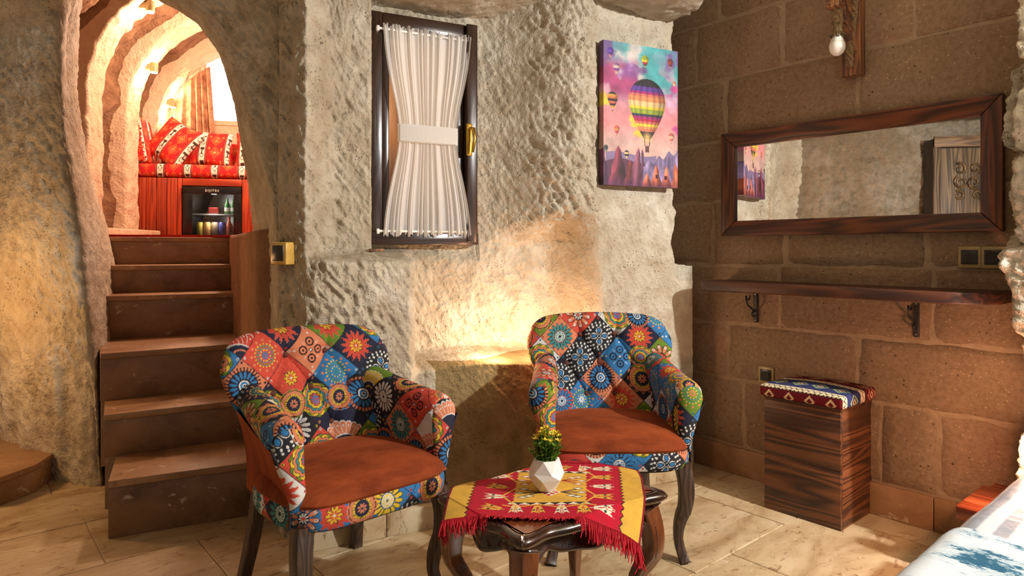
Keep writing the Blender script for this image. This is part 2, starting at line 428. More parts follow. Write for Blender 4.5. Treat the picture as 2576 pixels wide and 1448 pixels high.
rough = .55+.75*sm(.10, .22, SG)*(1-sm(.36, .46, SG))*sm(1.1, 1.2, ZG)+.5*(1-sm(-.60, -.52, SG))*(1-.6*sm(1.08, 1.12, ZG)*sm(-.72, -.66, SG))
rough = rough*(1-.6*sm(.36, .44, SG))
smoothz = ((ZG < .62) & (SG > -.38) & (SG < .6))
rough = np.where(smoothz, .25, rough)
calm = 1-.9*sm(-.58, -.56, SG)*(1-sm(-.08, -.04, SG))*sm(1.10, 1.13, ZG)*(1-sm(2.10, 2.14, ZG))
D = rock_disp(P0, 1.0, 1.0, .55)*rough*calm
WG2 = WG-D
WG2 = np.where(edge < 1, WG2+(1-edge)*.55, WG2)
Pb = back(SG, WG2, ZG)
fm = ~((SG[:-1, :-1] > -.50) & (SG[:-1, :-1] < -.125) & (ZG[:-1, :-1] > 1.20) & (ZG[:-1, :-1] < 2.03))
wb = grid('wall_back', Pb, ROCK, mask=fm); props(wb, kind='structure')
wb.data.materials.append(BENCH_ROCK)
cen = (ZG[:-1, :-1] < .63) & (SG[:-1, :-1] > -.345)& (SG[:-1, :-1] < .6)
wb.data.polygons.foreach_set('material_index', cen[fm].astype(np.int32)); wb.data.update()
# corridor behind the little window
cor = MB()
for q in ((-.66, .02, .95, .97, .9, 2.3), (-.68, -.66, .33, .97, .9, 2.3), (.0, .02, .33, .97, .9, 2.3), (-.66, .02, .33, .97, 2.28, 2.3), (-.66, .02, .33, .97, .9, .92)): cor.box(*q)
c_ = cor.build('wall_corridor', wood_mat('corridor_timber', C(96, 56, 34), C(196, 150, 110), 'z', .6)); c_.location = BO; c_.rotation_euler = (0, 0, AB); props(c_, kind='structure')
lp = back(-.45, .75, 1.75); light('corridor_fill_light', 'POINT', tuple(lp), 6, (1, .72, .48), .05)  # warm light added inside the box behind the pane, no lamp body
# skirting along the foot of the bench
sk = thing('baseboard_back', BO, AB, kind='structure')
x = -.86
while x < .92:
    L = .30; MB().box(x, x+L-.003, -.062, -.03, 0, .092).build('skirting_tile', TRAV, sk, bevel=.002); x += L

# ------------------------------------------------------------------ right wall of ashlar blocks
wr = MB().box(-2.3, 1.6, .0075, .30, -.02, 2.9).build('wall_right', MORTAR); wr.location = RO; wr.rotation_euler = (0, 0, AR); props(wr, kind='structure')
def wx(xp): a = (xp-CX)/F; Y = 2.92/(a*RN[0]+RN[1]); return float(np.dot([a*Y, Y, 0], RXv))
courses = [.135, .463, .73, 1.02, 1.33, 1.635, 1.94, 2.24, 2.54, 2.84]
joints = [[-2.3, wx(1870), wx(2215), wx(2359), .3, 1.0, 1.6], [-2.3, wx(1830), wx(2157), -.35, .35, 1.0, 1.6], [-2.3, wx(1960), wx(2345), -.1, .6, 1.6],
          [-2.3, wx(1790), wx(1975), wx(2330), .0, .7, 1.6], [-2.3, wx(1880), wx(2240), -.2, .5, 1.6], [-2.3, wx(1825), wx(2156), -.45, .35, 1.6],
          [-2.3, wx(1750), wx(1967), wx(2300), -.1, .7, 1.6], [-2.3, wx(1806), wx(2060), wx(2362), .1, .8, 1.6], [-2.3, -1.4, -.6, .2, 1.6]]
rb = random.Random(11)
for ci in range(len(courses)-1):
    z0, z1 = courses[ci], courses[ci+1]; J = joints[ci]
    for a, b_ in zip(J[:-1], J[1:]):
        if b_-a < .05: continue
        g = .0045; x0, x1, q0, q1 = a+g, b_-g, z0+g, z1-g
        nx, nq = max(8, int((x1-x0)/.03)), 14
        U, V = np.meshgrid(np.linspace(0, 1, nx), np.linspace(0, 1, nq), indexing='ij')
        X = x0+U*(x1-x0); Z = q0+V*(q1-q0)
        ed = np.minimum(np.minimum(X-x0, x1-X), np.minimum(Z-q0, q1-Z))
        wob = np.stack([X*12+ci*9, Z*12, X*0+a*3], -1)
        Y = .011*(1-sm(0, .012, ed))-.004*fbm(wob, 3)-rb.uniform(0, .004)
        X2 = X+.004*vnoise(wob+7)*(U-.5)*2; Z2 = Z+.004*vnoise(wob+19)*(V-.5)*2
        Pg = np.stack([X2, Y, Z2], -1)
        # skirt back into the mortar
        ring = np.concatenate([Pg[0, :], Pg[1:, -1], Pg[-1, ::-1][1:], Pg[::-1, 0][1:-1]])
        mb = MB().grid(Pg, flip=True)
        r2 = ring.copy(); r2[:, 1] = .05
        mb.loft([ring, r2], False, False)
        o = mb.build('stone_block', ASHLAR, wr, smooth=True); smooth_angle(o, .9)
sk = thing('baseboard_right', RO, AR, kind='structure'); x = -1.98
while x < .2:
    L = rb.uniform(.5, .6); MB().box(x, x+L-.003, -.012, .012, 0, .13).build('skirting_tile', TRAV_ST, sk, bevel=.003); x += L
# return of the cave wall in the dark corner, behind the painting wall
U, V = np.meshgrid(np.linspace(0, 1, 40), np.linspace(0, 1, 80), indexing='ij')
Pc = np.stack([.62+.7*U, 3.62+.1*U, V*2.9], -1); Pc[..., 1] -= rock_disp(Pc, .6)
props(grid('wall_corner', Pc, ROCK, flip=False), kind='structure')

# ------------------------------------------------------------------ rough stone pier at the bed head (right edge)
nz_, na = 420, 130
zp = np.linspace(-.02, 2.6, nz_); ap = np.linspace(0, 1, na)
ZP, AP = np.meshgrid(zp, ap, indexing='ij')
cornr = right(-.60, -.285, 0); 
# outline: along the face that looks at the ashlar wall, round the nose, along the face that looks at the bed
LX = np.where(AP < .35, -.575+.0*AP, -.575+(AP-.35)/.65*.75)
LY = np.where(AP < .35, .05-(AP/.35)*.30, -.25-.0*AP)
bl = np.floor(ZP/.30+.35*np.sin(AP*3)); 
jut = .035*(_hash(bl, np.floor(AP*5+.5*bl), bl*0+4)-.5)
jn = np.abs(((ZP/.30+.35*np.sin(AP*3)) % 1)-.5)*2
LY2 = LY-jut*.9+.02*sm(.86, 1, jn)
LX2 = LX-jut+.03*sm(.80, 1, jn)-.035*np.exp(-((ZP-1.06)/.08)**2)+.012*np.sin(ZP*3.1)
Pp = right(LX2, LY2, ZP)
dd = rock_disp(Pp, 1.2, .9, .3)
Pp = Pp-RN*dd[..., None]*.7-RXv*dd[..., None]*.7
pier = grid('wall_pier', Pp, ROCK, flip=True); props(pier, kind='structure')

# ------------------------------------------------------------------ arch over the stairs and the rock beside it
cont = [(262, 1240), (257, 1150), (252, 1000), (246, 880), (240, 800), (228, 700), (218, 600), (196, 450), (180, 340), (171, 220), (167, 110), (168, 20), (184, -50), (222, -90), (268, -85), (330, -28), (402, 6), (488, 50), (552, 135), (596, 250), (622, 340), (650, 450), (672, 560), (683, 640), (688, 720), (688, 800), (684, 880), (680, 1000), (676, 1200), (676, 1345)]
cp = []
for x, y in cont:
    a = (x-CX)/F; Y = 1.967/(.911+.412*a); cp.append(px(x, y, Y))
cp = np.array(cp)
seg = np.concatenate([[0], np.cumsum(np.linalg.norm(np.diff(cp, axis=0), axis=1))]); K = 420
tt = np.linspace(0, seg[-1], K); CP = np.stack([np.interp(tt, seg, cp[:, i]) for i in range(3)], -1)
for _ in range(6): CP[1:-1] = (CP[:-2]+2*CP[1:-1]+CP[2:])/4
ctr = np.array([-1.5, 2.84])
u = np.linspace(0, 1, K)
# outer limits: left rock mass, vault top, the corner of the back wall
OUT = CP.copy()
kR = np.argmin(np.abs(tt-np.interp(17, np.arange(len(seg)), seg))); kL = np.argmin(np.abs(tt-np.interp(11, np.arange(len(seg)), seg)))
wl = sm(kR+60, kL, np.arange(K)) if False else None
ki = np.arange(K)
lf = 1-sm(kL-10, kL+25, ki); rf = sm(kR-25, kR+45, ki); tf = 1-lf-rf
cw = back(-.70, .20, 0)
Lo = np.stack([np.full(K, -3.15), np.full(K, 3.74), CP[:, 2]], -1)
To = np.stack([-2.3+1.5*(ki-kL)/(kR-kL), np.full(K, 2.35), np.full(K, 2.62)], -1)
Ro = np.stack([np.full(K, cw[0]), np.full(K, cw[1]), CP[:, 2]], -1)
OUT = lf[:, None]*Lo+tf[:, None]*To+rf[:, None]*Ro
lay = np.concatenate([np.linspace(-1, 0, 26)[:-1], np.linspace(0, 1, 130)])
PA = np.zeros((K, len(lay), 3))
for j, t in enumerate(lay):
    if t < 0:
        dm = .80-.62*sm(1.15, 1.85, CP[:, 2])
        q = CP+np.stack([-.45*dm, .95*dm, .35*dm*sm(1.5, 2.0, CP[:, 2])], -1)*(-t)
        nrm = np.stack([lf*.45+rf*.30, -lf*.9-rf*.95-tf*.8, -tf*.3], -1)
        PA[:, j] = q-nrm*(.10*lf+.035*rf+.05*tf)[:, None]
    else:
        q = CP+(OUT-CP)*t
        bul = np.sin(min(t*1.0, 1)*PI)**.8
        # swelling of the rock mass towards the room, rounder beside the opening
        nrm = np.stack([lf*.45+rf*.30, -lf*.9-rf*.95-tf*.8, -tf*.3], -1)
        amt = lf*(.17*bul*(.5+.5*sm(0.0, .9, CP[:, 2])))+rf*.055*bul*sm(0, 1.2, CP[:, 2]+.4)+tf*.05*bul
        rd = (.10*lf+.035*rf+.05*tf)*(1-np.clip(1-t/.12, 0, 1)**2)**.5
        PA[:, j] = q+nrm*amt[:, None]+nrm*rd[:, None]-nrm*(.10*lf+.035*rf+.05*tf)[:, None]
KK, LL = np.meshgrid(np.arange(K), lay, indexing='ij')
du = np.gradient(PA, axis=0); dv = np.gradient(PA, axis=1); nn = np.cross(du, dv); nn /= np.linalg.norm(nn, axis=-1)[..., None]+1e-9
dsp = rock_disp(PA, 1.0, 1.0, .9)*(.8-.35*(LL < 0))*(.5+.5*sm(0, .15, np.abs(LL)))-.022*np.exp(-(LL/.35)**2)
flut = (.018*vnoise(np.stack([PA[..., 0]*22, PA[..., 2]*4, PA[..., 1]*6], -1)))*lf[:, None]*(1-sm(.5, .95, PA[..., 2]))*(LL > .02)
dsp = dsp+flut
cam_dir = np.array([0, 0, 1.1])-PA
sgn = np.where((nn*cam_dir).sum(-1) > 0, 1, -1); sgn = np.where(LL < 0, np.sign((nn*(np.array([-1.55, 2.9, 1.2])-PA)).sum(-1)), sgn)
PA = PA+nn*(dsp*sgn)[..., None]
arch = grid('wall_arch', PA, ROCK); props(arch, kind='structure')

# ------------------------------------------------------------------ left wall (seen in the mirror) and cave ceiling
U, V = np.meshgrid(np.linspace(-1.2, 2.35, 260), np.linspace(-.02, 2.7, 190), indexing='ij')
Pl = np.stack([-2.5+.10*np.sin(U*2)+.25*sm(1.6, 2.3, U)*0, U, V], -1); Pl[..., 0] += rock_disp(Pl, 1.3, 1.3, -.5)*1.0
props(grid('wall_left', Pl, ROCK_WARM, flip=True), kind='structure')
nx_, ny_ = 330, 260
U, V = np.meshgrid(np.linspace(-3.3, 3.2, nx_), np.linspace(-.8, 3.35, ny_), indexing='ij')
xe = .79+.292*(3.18-V)
wv = (V-2.817-U*math.tan(AB))*math.cos(AB)           # distance behind the back-wall plane
zc = 2.135+.10*sm(-.35, .3, U)-.06*sm(.4, .75, U)+.14*sm(0, 1.6, -wv)+.55*sm(xe, xe+.05, U+.02*vnoise(np.stack([V*12, V*0, V*0], -1)))
zc = zc+.25*(1-sm(-2.6, -1.2, U))
Pz = np.stack([U, V, zc], -1); Pz[..., 2] -= rock_disp(Pz, .7, .7, .2)
keep = (V[:-1, :-1] < 2.62) | (U[:-1, :-1] > -.95)
props(grid('ceiling', Pz, ROCK, flip=True, mask=keep), kind='structure')

# ------------------------------------------------------------------ staircase
st = thing('staircase', (0, 0, 0), 0, 'travertine staircase of six steps climbing through the rock arch', 'staircase')
steps = [((-1.53, 2.50), 26.5, 0, .22, .98), ((-1.72, 2.78), 31, .22, .40, 1.0), ((-1.885, 3.02), 33, .40, .62, 1.0), ((-2.20, 3.44), 28, .62, .85, .70), ((-2.40, 3.60), 28, .85, 1.005, .90), ((-2.55, 3.81), 28, 1.005, 1.17, 1.15)]
for k, ((x0, y0), an, z0, z1, wd) in enumerate(steps):
    a = math.radians(an); d = np.array([math.cos(a), math.sin(a)]); nrm = np.array([-d[1], d[0]])
    core = MB().prism([tuple(np.array([x0, y0])+d*q+nrm*w_) for q, w_ in ((.004, .004), (wd-.004, .004), (wd-.004, .9), (.004, .9))], max(0, z0-.3), z1-.03)
    core.build('step_core', MORTAR, st)
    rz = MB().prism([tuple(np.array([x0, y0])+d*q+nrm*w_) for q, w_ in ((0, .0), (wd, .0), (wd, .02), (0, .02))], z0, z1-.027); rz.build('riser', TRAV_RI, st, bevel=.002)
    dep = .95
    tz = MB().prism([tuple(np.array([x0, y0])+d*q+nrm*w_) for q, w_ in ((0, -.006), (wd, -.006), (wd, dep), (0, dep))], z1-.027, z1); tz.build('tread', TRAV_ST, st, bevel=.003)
# plastered parapet at the right of the upper steps
pa = MB().prism([(-1.735, 4.05), (-.95, 4.45), (-1.0, 4.9), (-1.95, 4.55)], .6, 1.185).build('trim_1', MORTAR, bevel=.015); props(pa, kind='structure')
REDPL = rock_mat('red_plaster', C(150, 108, 80), C(168, 124, 92), C(180, 138, 104), .2)
pa.data.materials[0] = REDPL
pb = MB().prism([(-1.60, 3.78), (-1.08, 2.78), (-.80, 2.80), (-.9, 4.45), (-1.72, 4.03)], .0, 1.18).build('trim_3', REDPL, bevel=.02); props(pb, kind='structure')
lg = MB().prism([(-2.62, 3.80), (-2.56, 3.83), (-2.66, 5.0), (-2.95, 4.95), (-2.80, 3.75)], 1.16, 1.235).build('trim_2', PLASTER, bevel=.01); props(lg, kind='structure')
# low tiled step at the far left
ls = thing('tiled_step', (-2.155, 2.98, 0), 0, 'low travertine step at the foot of the orange-lit rock', 'step')
MB().prism([(0, 0), (-.035, -.16), (-.25, -.25), (-.9, -.2), (-.9, .5), (-.1, .45)], 0, .10).build('step_base', TRAV_ST, ls, bevel=.003)
MB().prism([(.006, 0), (-.03, -.168), (-.25, -.258), (-.9, -.208), (-.9, .5), (-.1, .45)], .10, .125).build('step_top', TRAV_ST, ls, bevel=.003)

# ------------------------------------------------------------------ upper vaulted room
HWD = .87
nyv = 340; yv = np.linspace(-1.75, .62, nyv)
arcL = np.concatenate([np.linspace(0, .88, 50), .88+np.linspace(0, PI*HWD, 160)[1:], .88+PI*HWD+np.linspace(0, .88, 50)[1:]])
def vault(y, l, inn):
    z = np.where(l < .88, 1.17+l, np.where(l > .88+PI*HWD, 2.05-(l-.88-PI*HWD), 0)); x = np.where(l < .88, inn, np.where(l > .88+PI*HWD, 2*HWD-inn, 0))
    th = (l-.88)/HWD; a = (l >= .88) & (l <= .88+PI*HWD)
    x = np.where(a, HWD-(HWD-inn)*np.cos(th), x); z = np.where(a, 2.05+(HWD-inn)*np.sin(th), z)
    return x, z
YV, LV = np.meshgrid(yv, arcL, indexing='ij')
ribc = [-.95, -.25, .45]
rib = 0
for rc in ribc: rib = np.maximum(rib, sm(-.145, -.125, YV-rc)*(1-sm(.125, .145, YV-rc)))
Pn = np.stack([YV*3, LV*3, YV*0], -1)
inn = .10*rib-(1-rib)*(.06*fbm(Pn*1.7, 4)+.03)+.008*fbm(Pn*6, 3)
xq, zq = vault(YV, LV, inn)
vm = grid('wall_vault', up(xq, YV, zq), ROCK_DARK); vm.data.materials.append(PLASTER); props(vm, kind='structure')
vm.data.polygons.foreach_set('material_index', (rib[:-1, :-1] > .3).astype(np.int32).ravel()); vm.data.update()
# back wall of the upper room with its daylight window
wxa, wxb, wza, wzb = .41, 1.05, 2.19, 2.80
Ux, Vz = np.meshgrid(np.linspace(-.05, 1.8, 75), np.linspace(1.1, 3.0, 77), indexing='ij')
Pw = up(Ux, .58-.01*fbm(np.stack([Ux*6, Vz*6, Ux*0], -1), 3), Vz)
mk = ~((Ux[:-1, :-1] > wxa) & (Ux[:-1, :-1] < wxb) & (Vz[:-1, :-1] > wza) & (Vz[:-1, :-1] < wzb))
props(grid('wall_upper', Pw, PLASTER, mask=mk), kind='structure')
uf = MB().box(-.05, 1.9, -.75, .62, 1.09, 1.168).build('floor_upper', TRAV_ST); uf.location = UO; uf.rotation_euler = (0, 0, AU); props(uf, kind='structure')
w2 = thing('window_2', UO, AU, kind='structure')
MB().box(wxa-.02, wxb+.02, .66, .67, wza-.02, wzb+.02).build('pane', DAY, w2)
for q in ((wxa-.03, wxb+.03, wza-.03, wza), (wxa-.03, wxb+.03, wzb, wzb+.03), (wxa-.03, wxa, wza, wzb), (wxb, wxb+.03, wza, wzb)): MB().box(q[0], q[1], .56, .67, q[2], q[3]).build('window_reveal', PLASTER, w2)
rug = MB().box(.05, .95, -1.05, -.12, 1.172, 1.186).build('red_rug', RUGRED); rug.location = UO; rug.rotation_euler = (0, 0, AU)
props(rug, 'red woven rug on the upper floor before the wooden bench', 'rug')
# brown curtain and white voile
def curtain(name, x0, x1, ztop, zbot, y, folds, amp, mat, label, taper=0):
    U, V = np.meshgrid(np.linspace(0, 1, 160), np.linspace(0, 1, 50), indexing='ij')
    X = x0+(x1-x0)*U+taper*(V)*(U-.5); zt = ztop(U); Z = zt+(zbot(U)-zt)*V
    Y = y+amp*np.sin(U*folds*2*PI+1.2*np.sin(U*9))*(.45+.55*V)
    o = grid(name, np.stack([X, Y, Z], -1), mat); o.location = UO; o.rotation_euler = (0, 0, AU); return props(o, label, 'curtain')
arcz = lambda X: 2.05+np.sqrt(np.clip((HWD-.10)**2-(HWD-X)**2, 0, 9))
curtain('brown_curtain', .17, .46, lambda U: arcz(.18+.26*U)-.04, lambda U: 2.10-.03*U, .53, 6, .020, BROWNC, 'pleated brown curtain hung along the curved rib beside the bright window', .08)
curtain('voile_curtain', .44, 1.05, lambda U: 2.80+0*U, lambda U: 2.27-.16*U, .565, 8, .008, VOILE, 'white voile curtain over the bright upper window')
# rib sconces with warm light
for rc, zs, nm in ((-.25, 2.42, 'warm up-and-down sconce on the middle stone rib'), (.45, 2.31, 'warm up-and-down sconce on the rib beside the brown curtain'), (-.95, 2.63, 'warm up-and-down sconce high on the rib nearest the stairs')):
    xi = HWD-math.sqrt((HWD-.10)**2-max(0, zs-2.05)**2)
    o = thing('rib_sconce', tuple(up(xi, rc, 0)), AU, nm, 'wall lamp', 'sconces on the vault ribs')
    MB().lathe([(.0, -.036), (.027, -.036), (.027, .036), (.0, .036)], 16, (.045, 0, zs)).build('lamp_body', PLATE, o, bevel=.006)
    MB().box(-.02, .03, -.02, .02, zs-.02, zs+.02).build('wall_mount', PLATE, o)
    for sg in (1, -1):
        MB().lathe([(0, sg*.0365), (.021, sg*.0365), (.021, sg*.041), (0, sg*.041)], 16, (.045, 0, zs)).build('lens', GLOW, o)
        l = light('sconce_light', 'POINT', (.05+(.03 if sg > 0 else -.01), 0, zs+sg*.10), 3.4, (1, .68, .46), .02); l.parent = o
l = light('vault_fill_light', 'POINT', tuple(up(1.15, -.75, 2.45)), 85, (1, .68, .53), .08)  # added fill without any fitting, lifts the whole vault beyond what the sconces give

# kilim fabric of the bench: red field with medallions, white bands
def kilim_sofa(U, V, per=.195):
    c = np.empty(U.shape+(3,)); c[:] = (206, 34, 34)
    p = (U % per)/per; v = (V % .11)/.11
    c[(p < .40) & (p > 0)] = (40, 28, 28)
    z = np.abs((V*70) % 1-.5)*.16
    c[((p < .08) | (p > .32)) & (p < .40) & (np.abs(np.where(p < .2, p, .4-p)-.04) < .02+z*.10)] = (190, 70, 50)
    w = (p > .09) & (p < .31); c[w] = (232, 222, 200)
    q = np.abs(p-.2)/.11
    c[w & (((q < .18) & (v > .25) & (v < .8)) | ((v > .62) & (v < .80) & (q < .7)) | ((np.abs(q+np.abs(v-.2)*3-.7) < .13)))] = (70, 50, 44)
    d = np.abs(p-.70)/.24+np.abs(v-.45)/.5
    for a, col in ((.95, (214, 120, 60)), (.85, (200, 30, 30)), (.6, (224, 150, 70)), (.48, (190, 28, 30)), (.25, (232, 180, 110)), (.12, (150, 20, 24))): c[(d < a) & (p > .4)] = col
    d2 = np.minimum(np.abs(p-.46)/.05, np.abs(p-.94)/.05)+np.abs(v-.75)/.14
    c[(d2 < 1) & (d2 > .55) & (p > .4)] = (226, 150, 80)
    return c
bench = thing('wooden_bench', tuple(up(.04, 0, 1.168)), AU, 'built-in bench of red-stained pine boards in the vaulted room', 'bench')
bh = .475; xs = [0, .073, .146, .219, .292, .328]
for a, b_ in zip(xs[:-1], xs[1:]): MB().box(a+.001, b_-.0015, 0, .02, 0, bh).build('plank', WD_RED, bench, bevel=.003)
for a, b_ in ((.76, .83), (.83, .90), (.90, .97), (.97, 1.06)): MB().box(a+.001, b_-.0015, 0, .02, 0, bh).build('plank', WD_RED, bench, bevel=.003)
MB().box(.330, .758, 0, .02, .418, bh).build('top_rail', WD_REDX, bench, bevel=.003)
MB().box(0, 1.06, .02, .56, bh-.02, bh).build('seat_board', WD_REDX, bench)
MB().box(0, .02, .02, .56, 0, bh-.02).build('end_panel', WD_RED, bench)
def cushion(name, origin, ax, ay, az, lx, ly, lz, label, rnd=.35, off=0, mat=KILIM):
    """padded box: front (ax,az), depth ay; every face carries the pattern"""
    n1 = max(20, int(lx/.006)); n2 = max(12, int(lz/.006)); n3 = max(8, int(ly/.012))
    mb = MB(); cols = []
    def face(nu, nv, fn, pat):
        U, V = np.meshgrid(np.linspace(-1, 1, nu), np.linspace(-1, 1, nv), indexing='ij')
        q = np.stack(fn(U, V), -1)*np.array([lx, ly, lz])/2
        r = min(lx, ly, lz)*rnd
        inner = np.clip(q, -(np.array([lx, ly, lz])/2-r), np.array([lx, ly, lz])/2-r)
        d = q-inner; dl = np.linalg.norm(d, axis=-1, keepdims=True); q = inner+np.where(dl > 1e-9, d/np.maximum(dl, 1e-9)*r, 0)
        pz = 1+.12*np.cos(q[..., 0]/lx*PI)*np.cos(q[..., 2]/lz*PI)*np.cos(q[..., 1]/ly*PI*.5)
        q = q*np.stack([np.ones_like(pz), pz, pz], -1)
        W_ = origin+q[..., :1]*ax+q[..., 1:2]*ay+q[..., 2:3]*az
        mb.grid(W_); cols.append(kilim_sofa(*pat(U, V)).reshape(-1, 3))
    for s_ in (-1, 1):
        face(n1, n2, lambda U, V: (U, np.full_like(U, s_), V), lambda U, V: (U*lx/2+off, V*lz/2))
        face(n1, n3, lambda U, V: (U, V, np.full_like(U, s_)), lambda U, V: (U*lx/2+off, V*ly/2+.05))
        face(n3, n2, lambda U, V: (np.full_like(U, s_), U, V), lambda U, V: (U*ly/2+.13, V*lz/2))
    o = mb.build(name, mat, None, smooth=True, col=np.concatenate(cols))
    bm_fix(o)
    return props(o, label, 'cushion')
def bm_fix(o):
    import bmesh
    b = bmesh.new(); b.from_mesh(o.data); bmesh.ops.remove_doubles(b, verts=b.verts, dist=.0004); bmesh.ops.recalc_face_normals(b, faces=b.faces); b.to_mesh(o.data); b.free()
X3, Z3 = np.array([1.0, 0, 0]), np.array([0, 0, 1.0])
def tilt(ax, ay, az, ang):           # lean about ax
    c, s = math.cos(ang), math.sin(ang); return ax, ay*c+az*s, az*c-ay*s
cushion('seat_cushion', up(.565, .285, 1.645+.055), UX, UY, Z3, 1.04, .56, .105, 'long red kilim seat cushion on the wooden bench', .25, .0)
a_, b__, c__ = tilt(UX, UY, Z3, -.12)
cushion('back_cushion', up(.60, .50, 1.755+.115), a_, b__, c__, .95, .09, .24, 'long red kilim back cushion along the bench wall', .3, .06)
a_, b__, c__ = tilt(UY, -UX, Z3, -.16)
cushion('end_cushion', up(.035, .30, 1.755+.185), a_, b__, c__, .52, .09, .36, 'upright red kilim cushion at the end of the bench', .3, .10)
def pillow(name, pos, yaw, lean, roll, w, label, off):
    n = 70; U, V = np.meshgrid(np.linspace(-1, 1, n), np.linspace(-1, 1, n), indexing='ij')
    e = (1-np.abs(U)**2.6)*(1-np.abs(V)**2.6); T = .062*np.sqrt(np.clip(e, 0, 1))
    pin = 1-.10*(1-np.abs(U))*np.abs(V)**3-.0; pin2 = 1-.10*(1-np.abs(V))*np.abs(U)**3
    mb = MB(); cols = []
    for s_ in (1, -1):
        q = np.stack([U*pin2*w/2, -s_*T, V*pin*w/2], -1); mb.grid(q, flip=(s_ < 0)); cols.append(kilim_sofa(U*w/2+off, V*w/2).reshape(-1, 3))
    o = mb.build(name, KILIM, None, smooth=True, col=np.concatenate(cols)); bm_fix(o)
    o.location = pos; o.rotation_euler = (lean, roll, yaw); return props(o, label, 'pillow')
pillow('throw_pillow', up(.26, .20, 1.94), AU-.45, -.42, .5, .36, 'slouched red kilim pillow leaning on the end cushion', .06)
pillow('throw_pillow', up(.53, .26, 1.912), AU-.05, -.35, .06, .30, 'red kilim pillow with a white band standing in the middle of the bench', .095)
pillow('throw_pillow', up(.86, .26, 1.91), AU, -.30, .0, .30, 'red kilim pillow at the rock-side end of the bench', .13)
# mini fridge
fg = thing('mini_fridge', tuple(up(.375, .008, 1.168)), AU, 'black glass-door mini fridge set into the wooden bench', 'fridge')
fw, fh = .42, .41
for q in ((0, fw, .0, .42, fh-.03, fh), (0, fw, 0, .42, 0, .03), (0, .03, 0, .42, .03, fh-.03), (fw-.03, fw, 0, .42, .03, fh-.03), (0, fw, .41, .43, 0, fh)): MB().box(*q).build('body_panel', BLACK, fg)
for q in ((0, fw, fh-.055, fh), (0, fw, 0, .02), (0, .068, .02, fh-.055), (fw-.055, fw, .02, fh-.055)): MB().box(q[0], q[1], -.022, 0, q[2], q[3]).build('door_frame', BLACK, fg, bevel=.002)
MB().box(.06, fw-.05, -.018, -.014, .015, fh-.05).build('glass_door', FGLASS, fg)
MB().box(.035, fw-.035, .03, .35, .20, .206).build('shelf', WHITEPL, fg)
# lettering on the door: small blocks of white print
cu = bpy.data.curves.new('brand_lettering', 'FONT'); cu.body = 'DIJITSU'; cu.size = .024; cu.align_x = 'CENTER'; cu.extrude = .0004; cu.space_character = 1.3
tmp = bpy.data.objects.new('brand_lettering_curve', cu); COL.objects.link(tmp); bpy.context.view_layer.update(); tme = bpy.data.meshes.new_from_object(tmp.evaluated_get(bpy.context.evaluated_depsgraph_get())); bpy.data.objects.remove(tmp); tme.materials.clear(); to = link('brand_lettering', tme, WHITEPL); to.parent = fg; to.location = (fw/2, -.023, fh-.036); to.rotation_euler = (PI/2, 0, 0)
l = light('fridge_light', 'POINT', (fw/2, .05, fh-.07), 2.0, (1, .95, .85), .02); l.parent = fg
l = light('fridge_light', 'POINT', (fw/2, .04, .185), 1.2, (1, .95, .85), .02); l.parent = fg  # extra light added below the shelf to brighten the cans
cans = [('can', .10, (196, 168, 60), 'yellow drinks can in the mini fridge'), ('can', .155, (206, 150, 80), 'orange drinks can in the mini fridge'), ('can', .21, (150, 130, 100), 'brown drinks can in the mini fridge'), ('can', .265, (40, 44, 120), 'blue and silver drinks can in the mini fridge'),
        ('bottle', .315, (150, 50, 36), 'red-labelled bottle in the mini fridge'), ('bottle', .365, (150, 40, 34), 'red bottle at the hinge side of the mini fridge')]
for kd, x, c, lb in cans:
    mt = two('drink_'+lb[:6], C(*c), C(*(min(255, q+40) for q in c)), 40, .4)
    o = thing('drink_'+kd, tuple(up(.375+x, .09, 1.168+.032)), AU, lb, kd)
    if kd == 'can':
        MB().lathe([(0, 0), (.022, 0), (.026, .006), (.026, .1), (.021, .108), (0, .108)], 14).build('can_body', mt, o, smooth=False, bevel=.001)
        MB().lathe([(0, .1085), (.021, .1085), (.022, .112), (0, .110)], 14).build('lid', STEEL, o)
    else:
        MB().lathe([(0, 0), (.023, 0), (.024, .01), (.024, .085), (.011, .115), (.010, .14), (0, .14)], 14).build('bottle_body', mt, o, smooth=True)
        MB().lathe([(0, .14), (.011, .14), (.011, .152), (0, .152)], 12).build('cap', two('cap_red', C(160, 30, 30), C(190, 50, 40), 30, .4), o)
for x, c, lb in ((.20, (170, 44, 40), 'small red box lying on the upper fridge shelf'), (.30, (60, 120, 60), 'green bottle between the red box and another green bottle'), (.345, (60, 120, 60), 'green bottle at the end of the fridge shelf')):
    o = thing('shelf_drink', tuple(up(.375+x, .10, 1.168+.207)), AU, lb, 'drink', 'green bottles on the fridge shelf' if c[1] == 120 else None)
    mt = two('shelf_'+lb[:9], C(*c), C(*(q+30 for q in c)), 40, .4)
    if c[1] == 120:
        MB().lathe([(0, 0), (.02, 0), (.021, .01), (.021, .07), (.009, .10), (.009, .12), (0, .12)], 14).build('bottle_body', mt, o, smooth=True)
        MB().lathe([(.0215, .02), (.0215, .05)], 14).build('paper_label', WHITEPL, o)
    else:
        MB().box(-.035, .035, -.02, .02, 0, .05).build('carton', mt, o, bevel=.003)

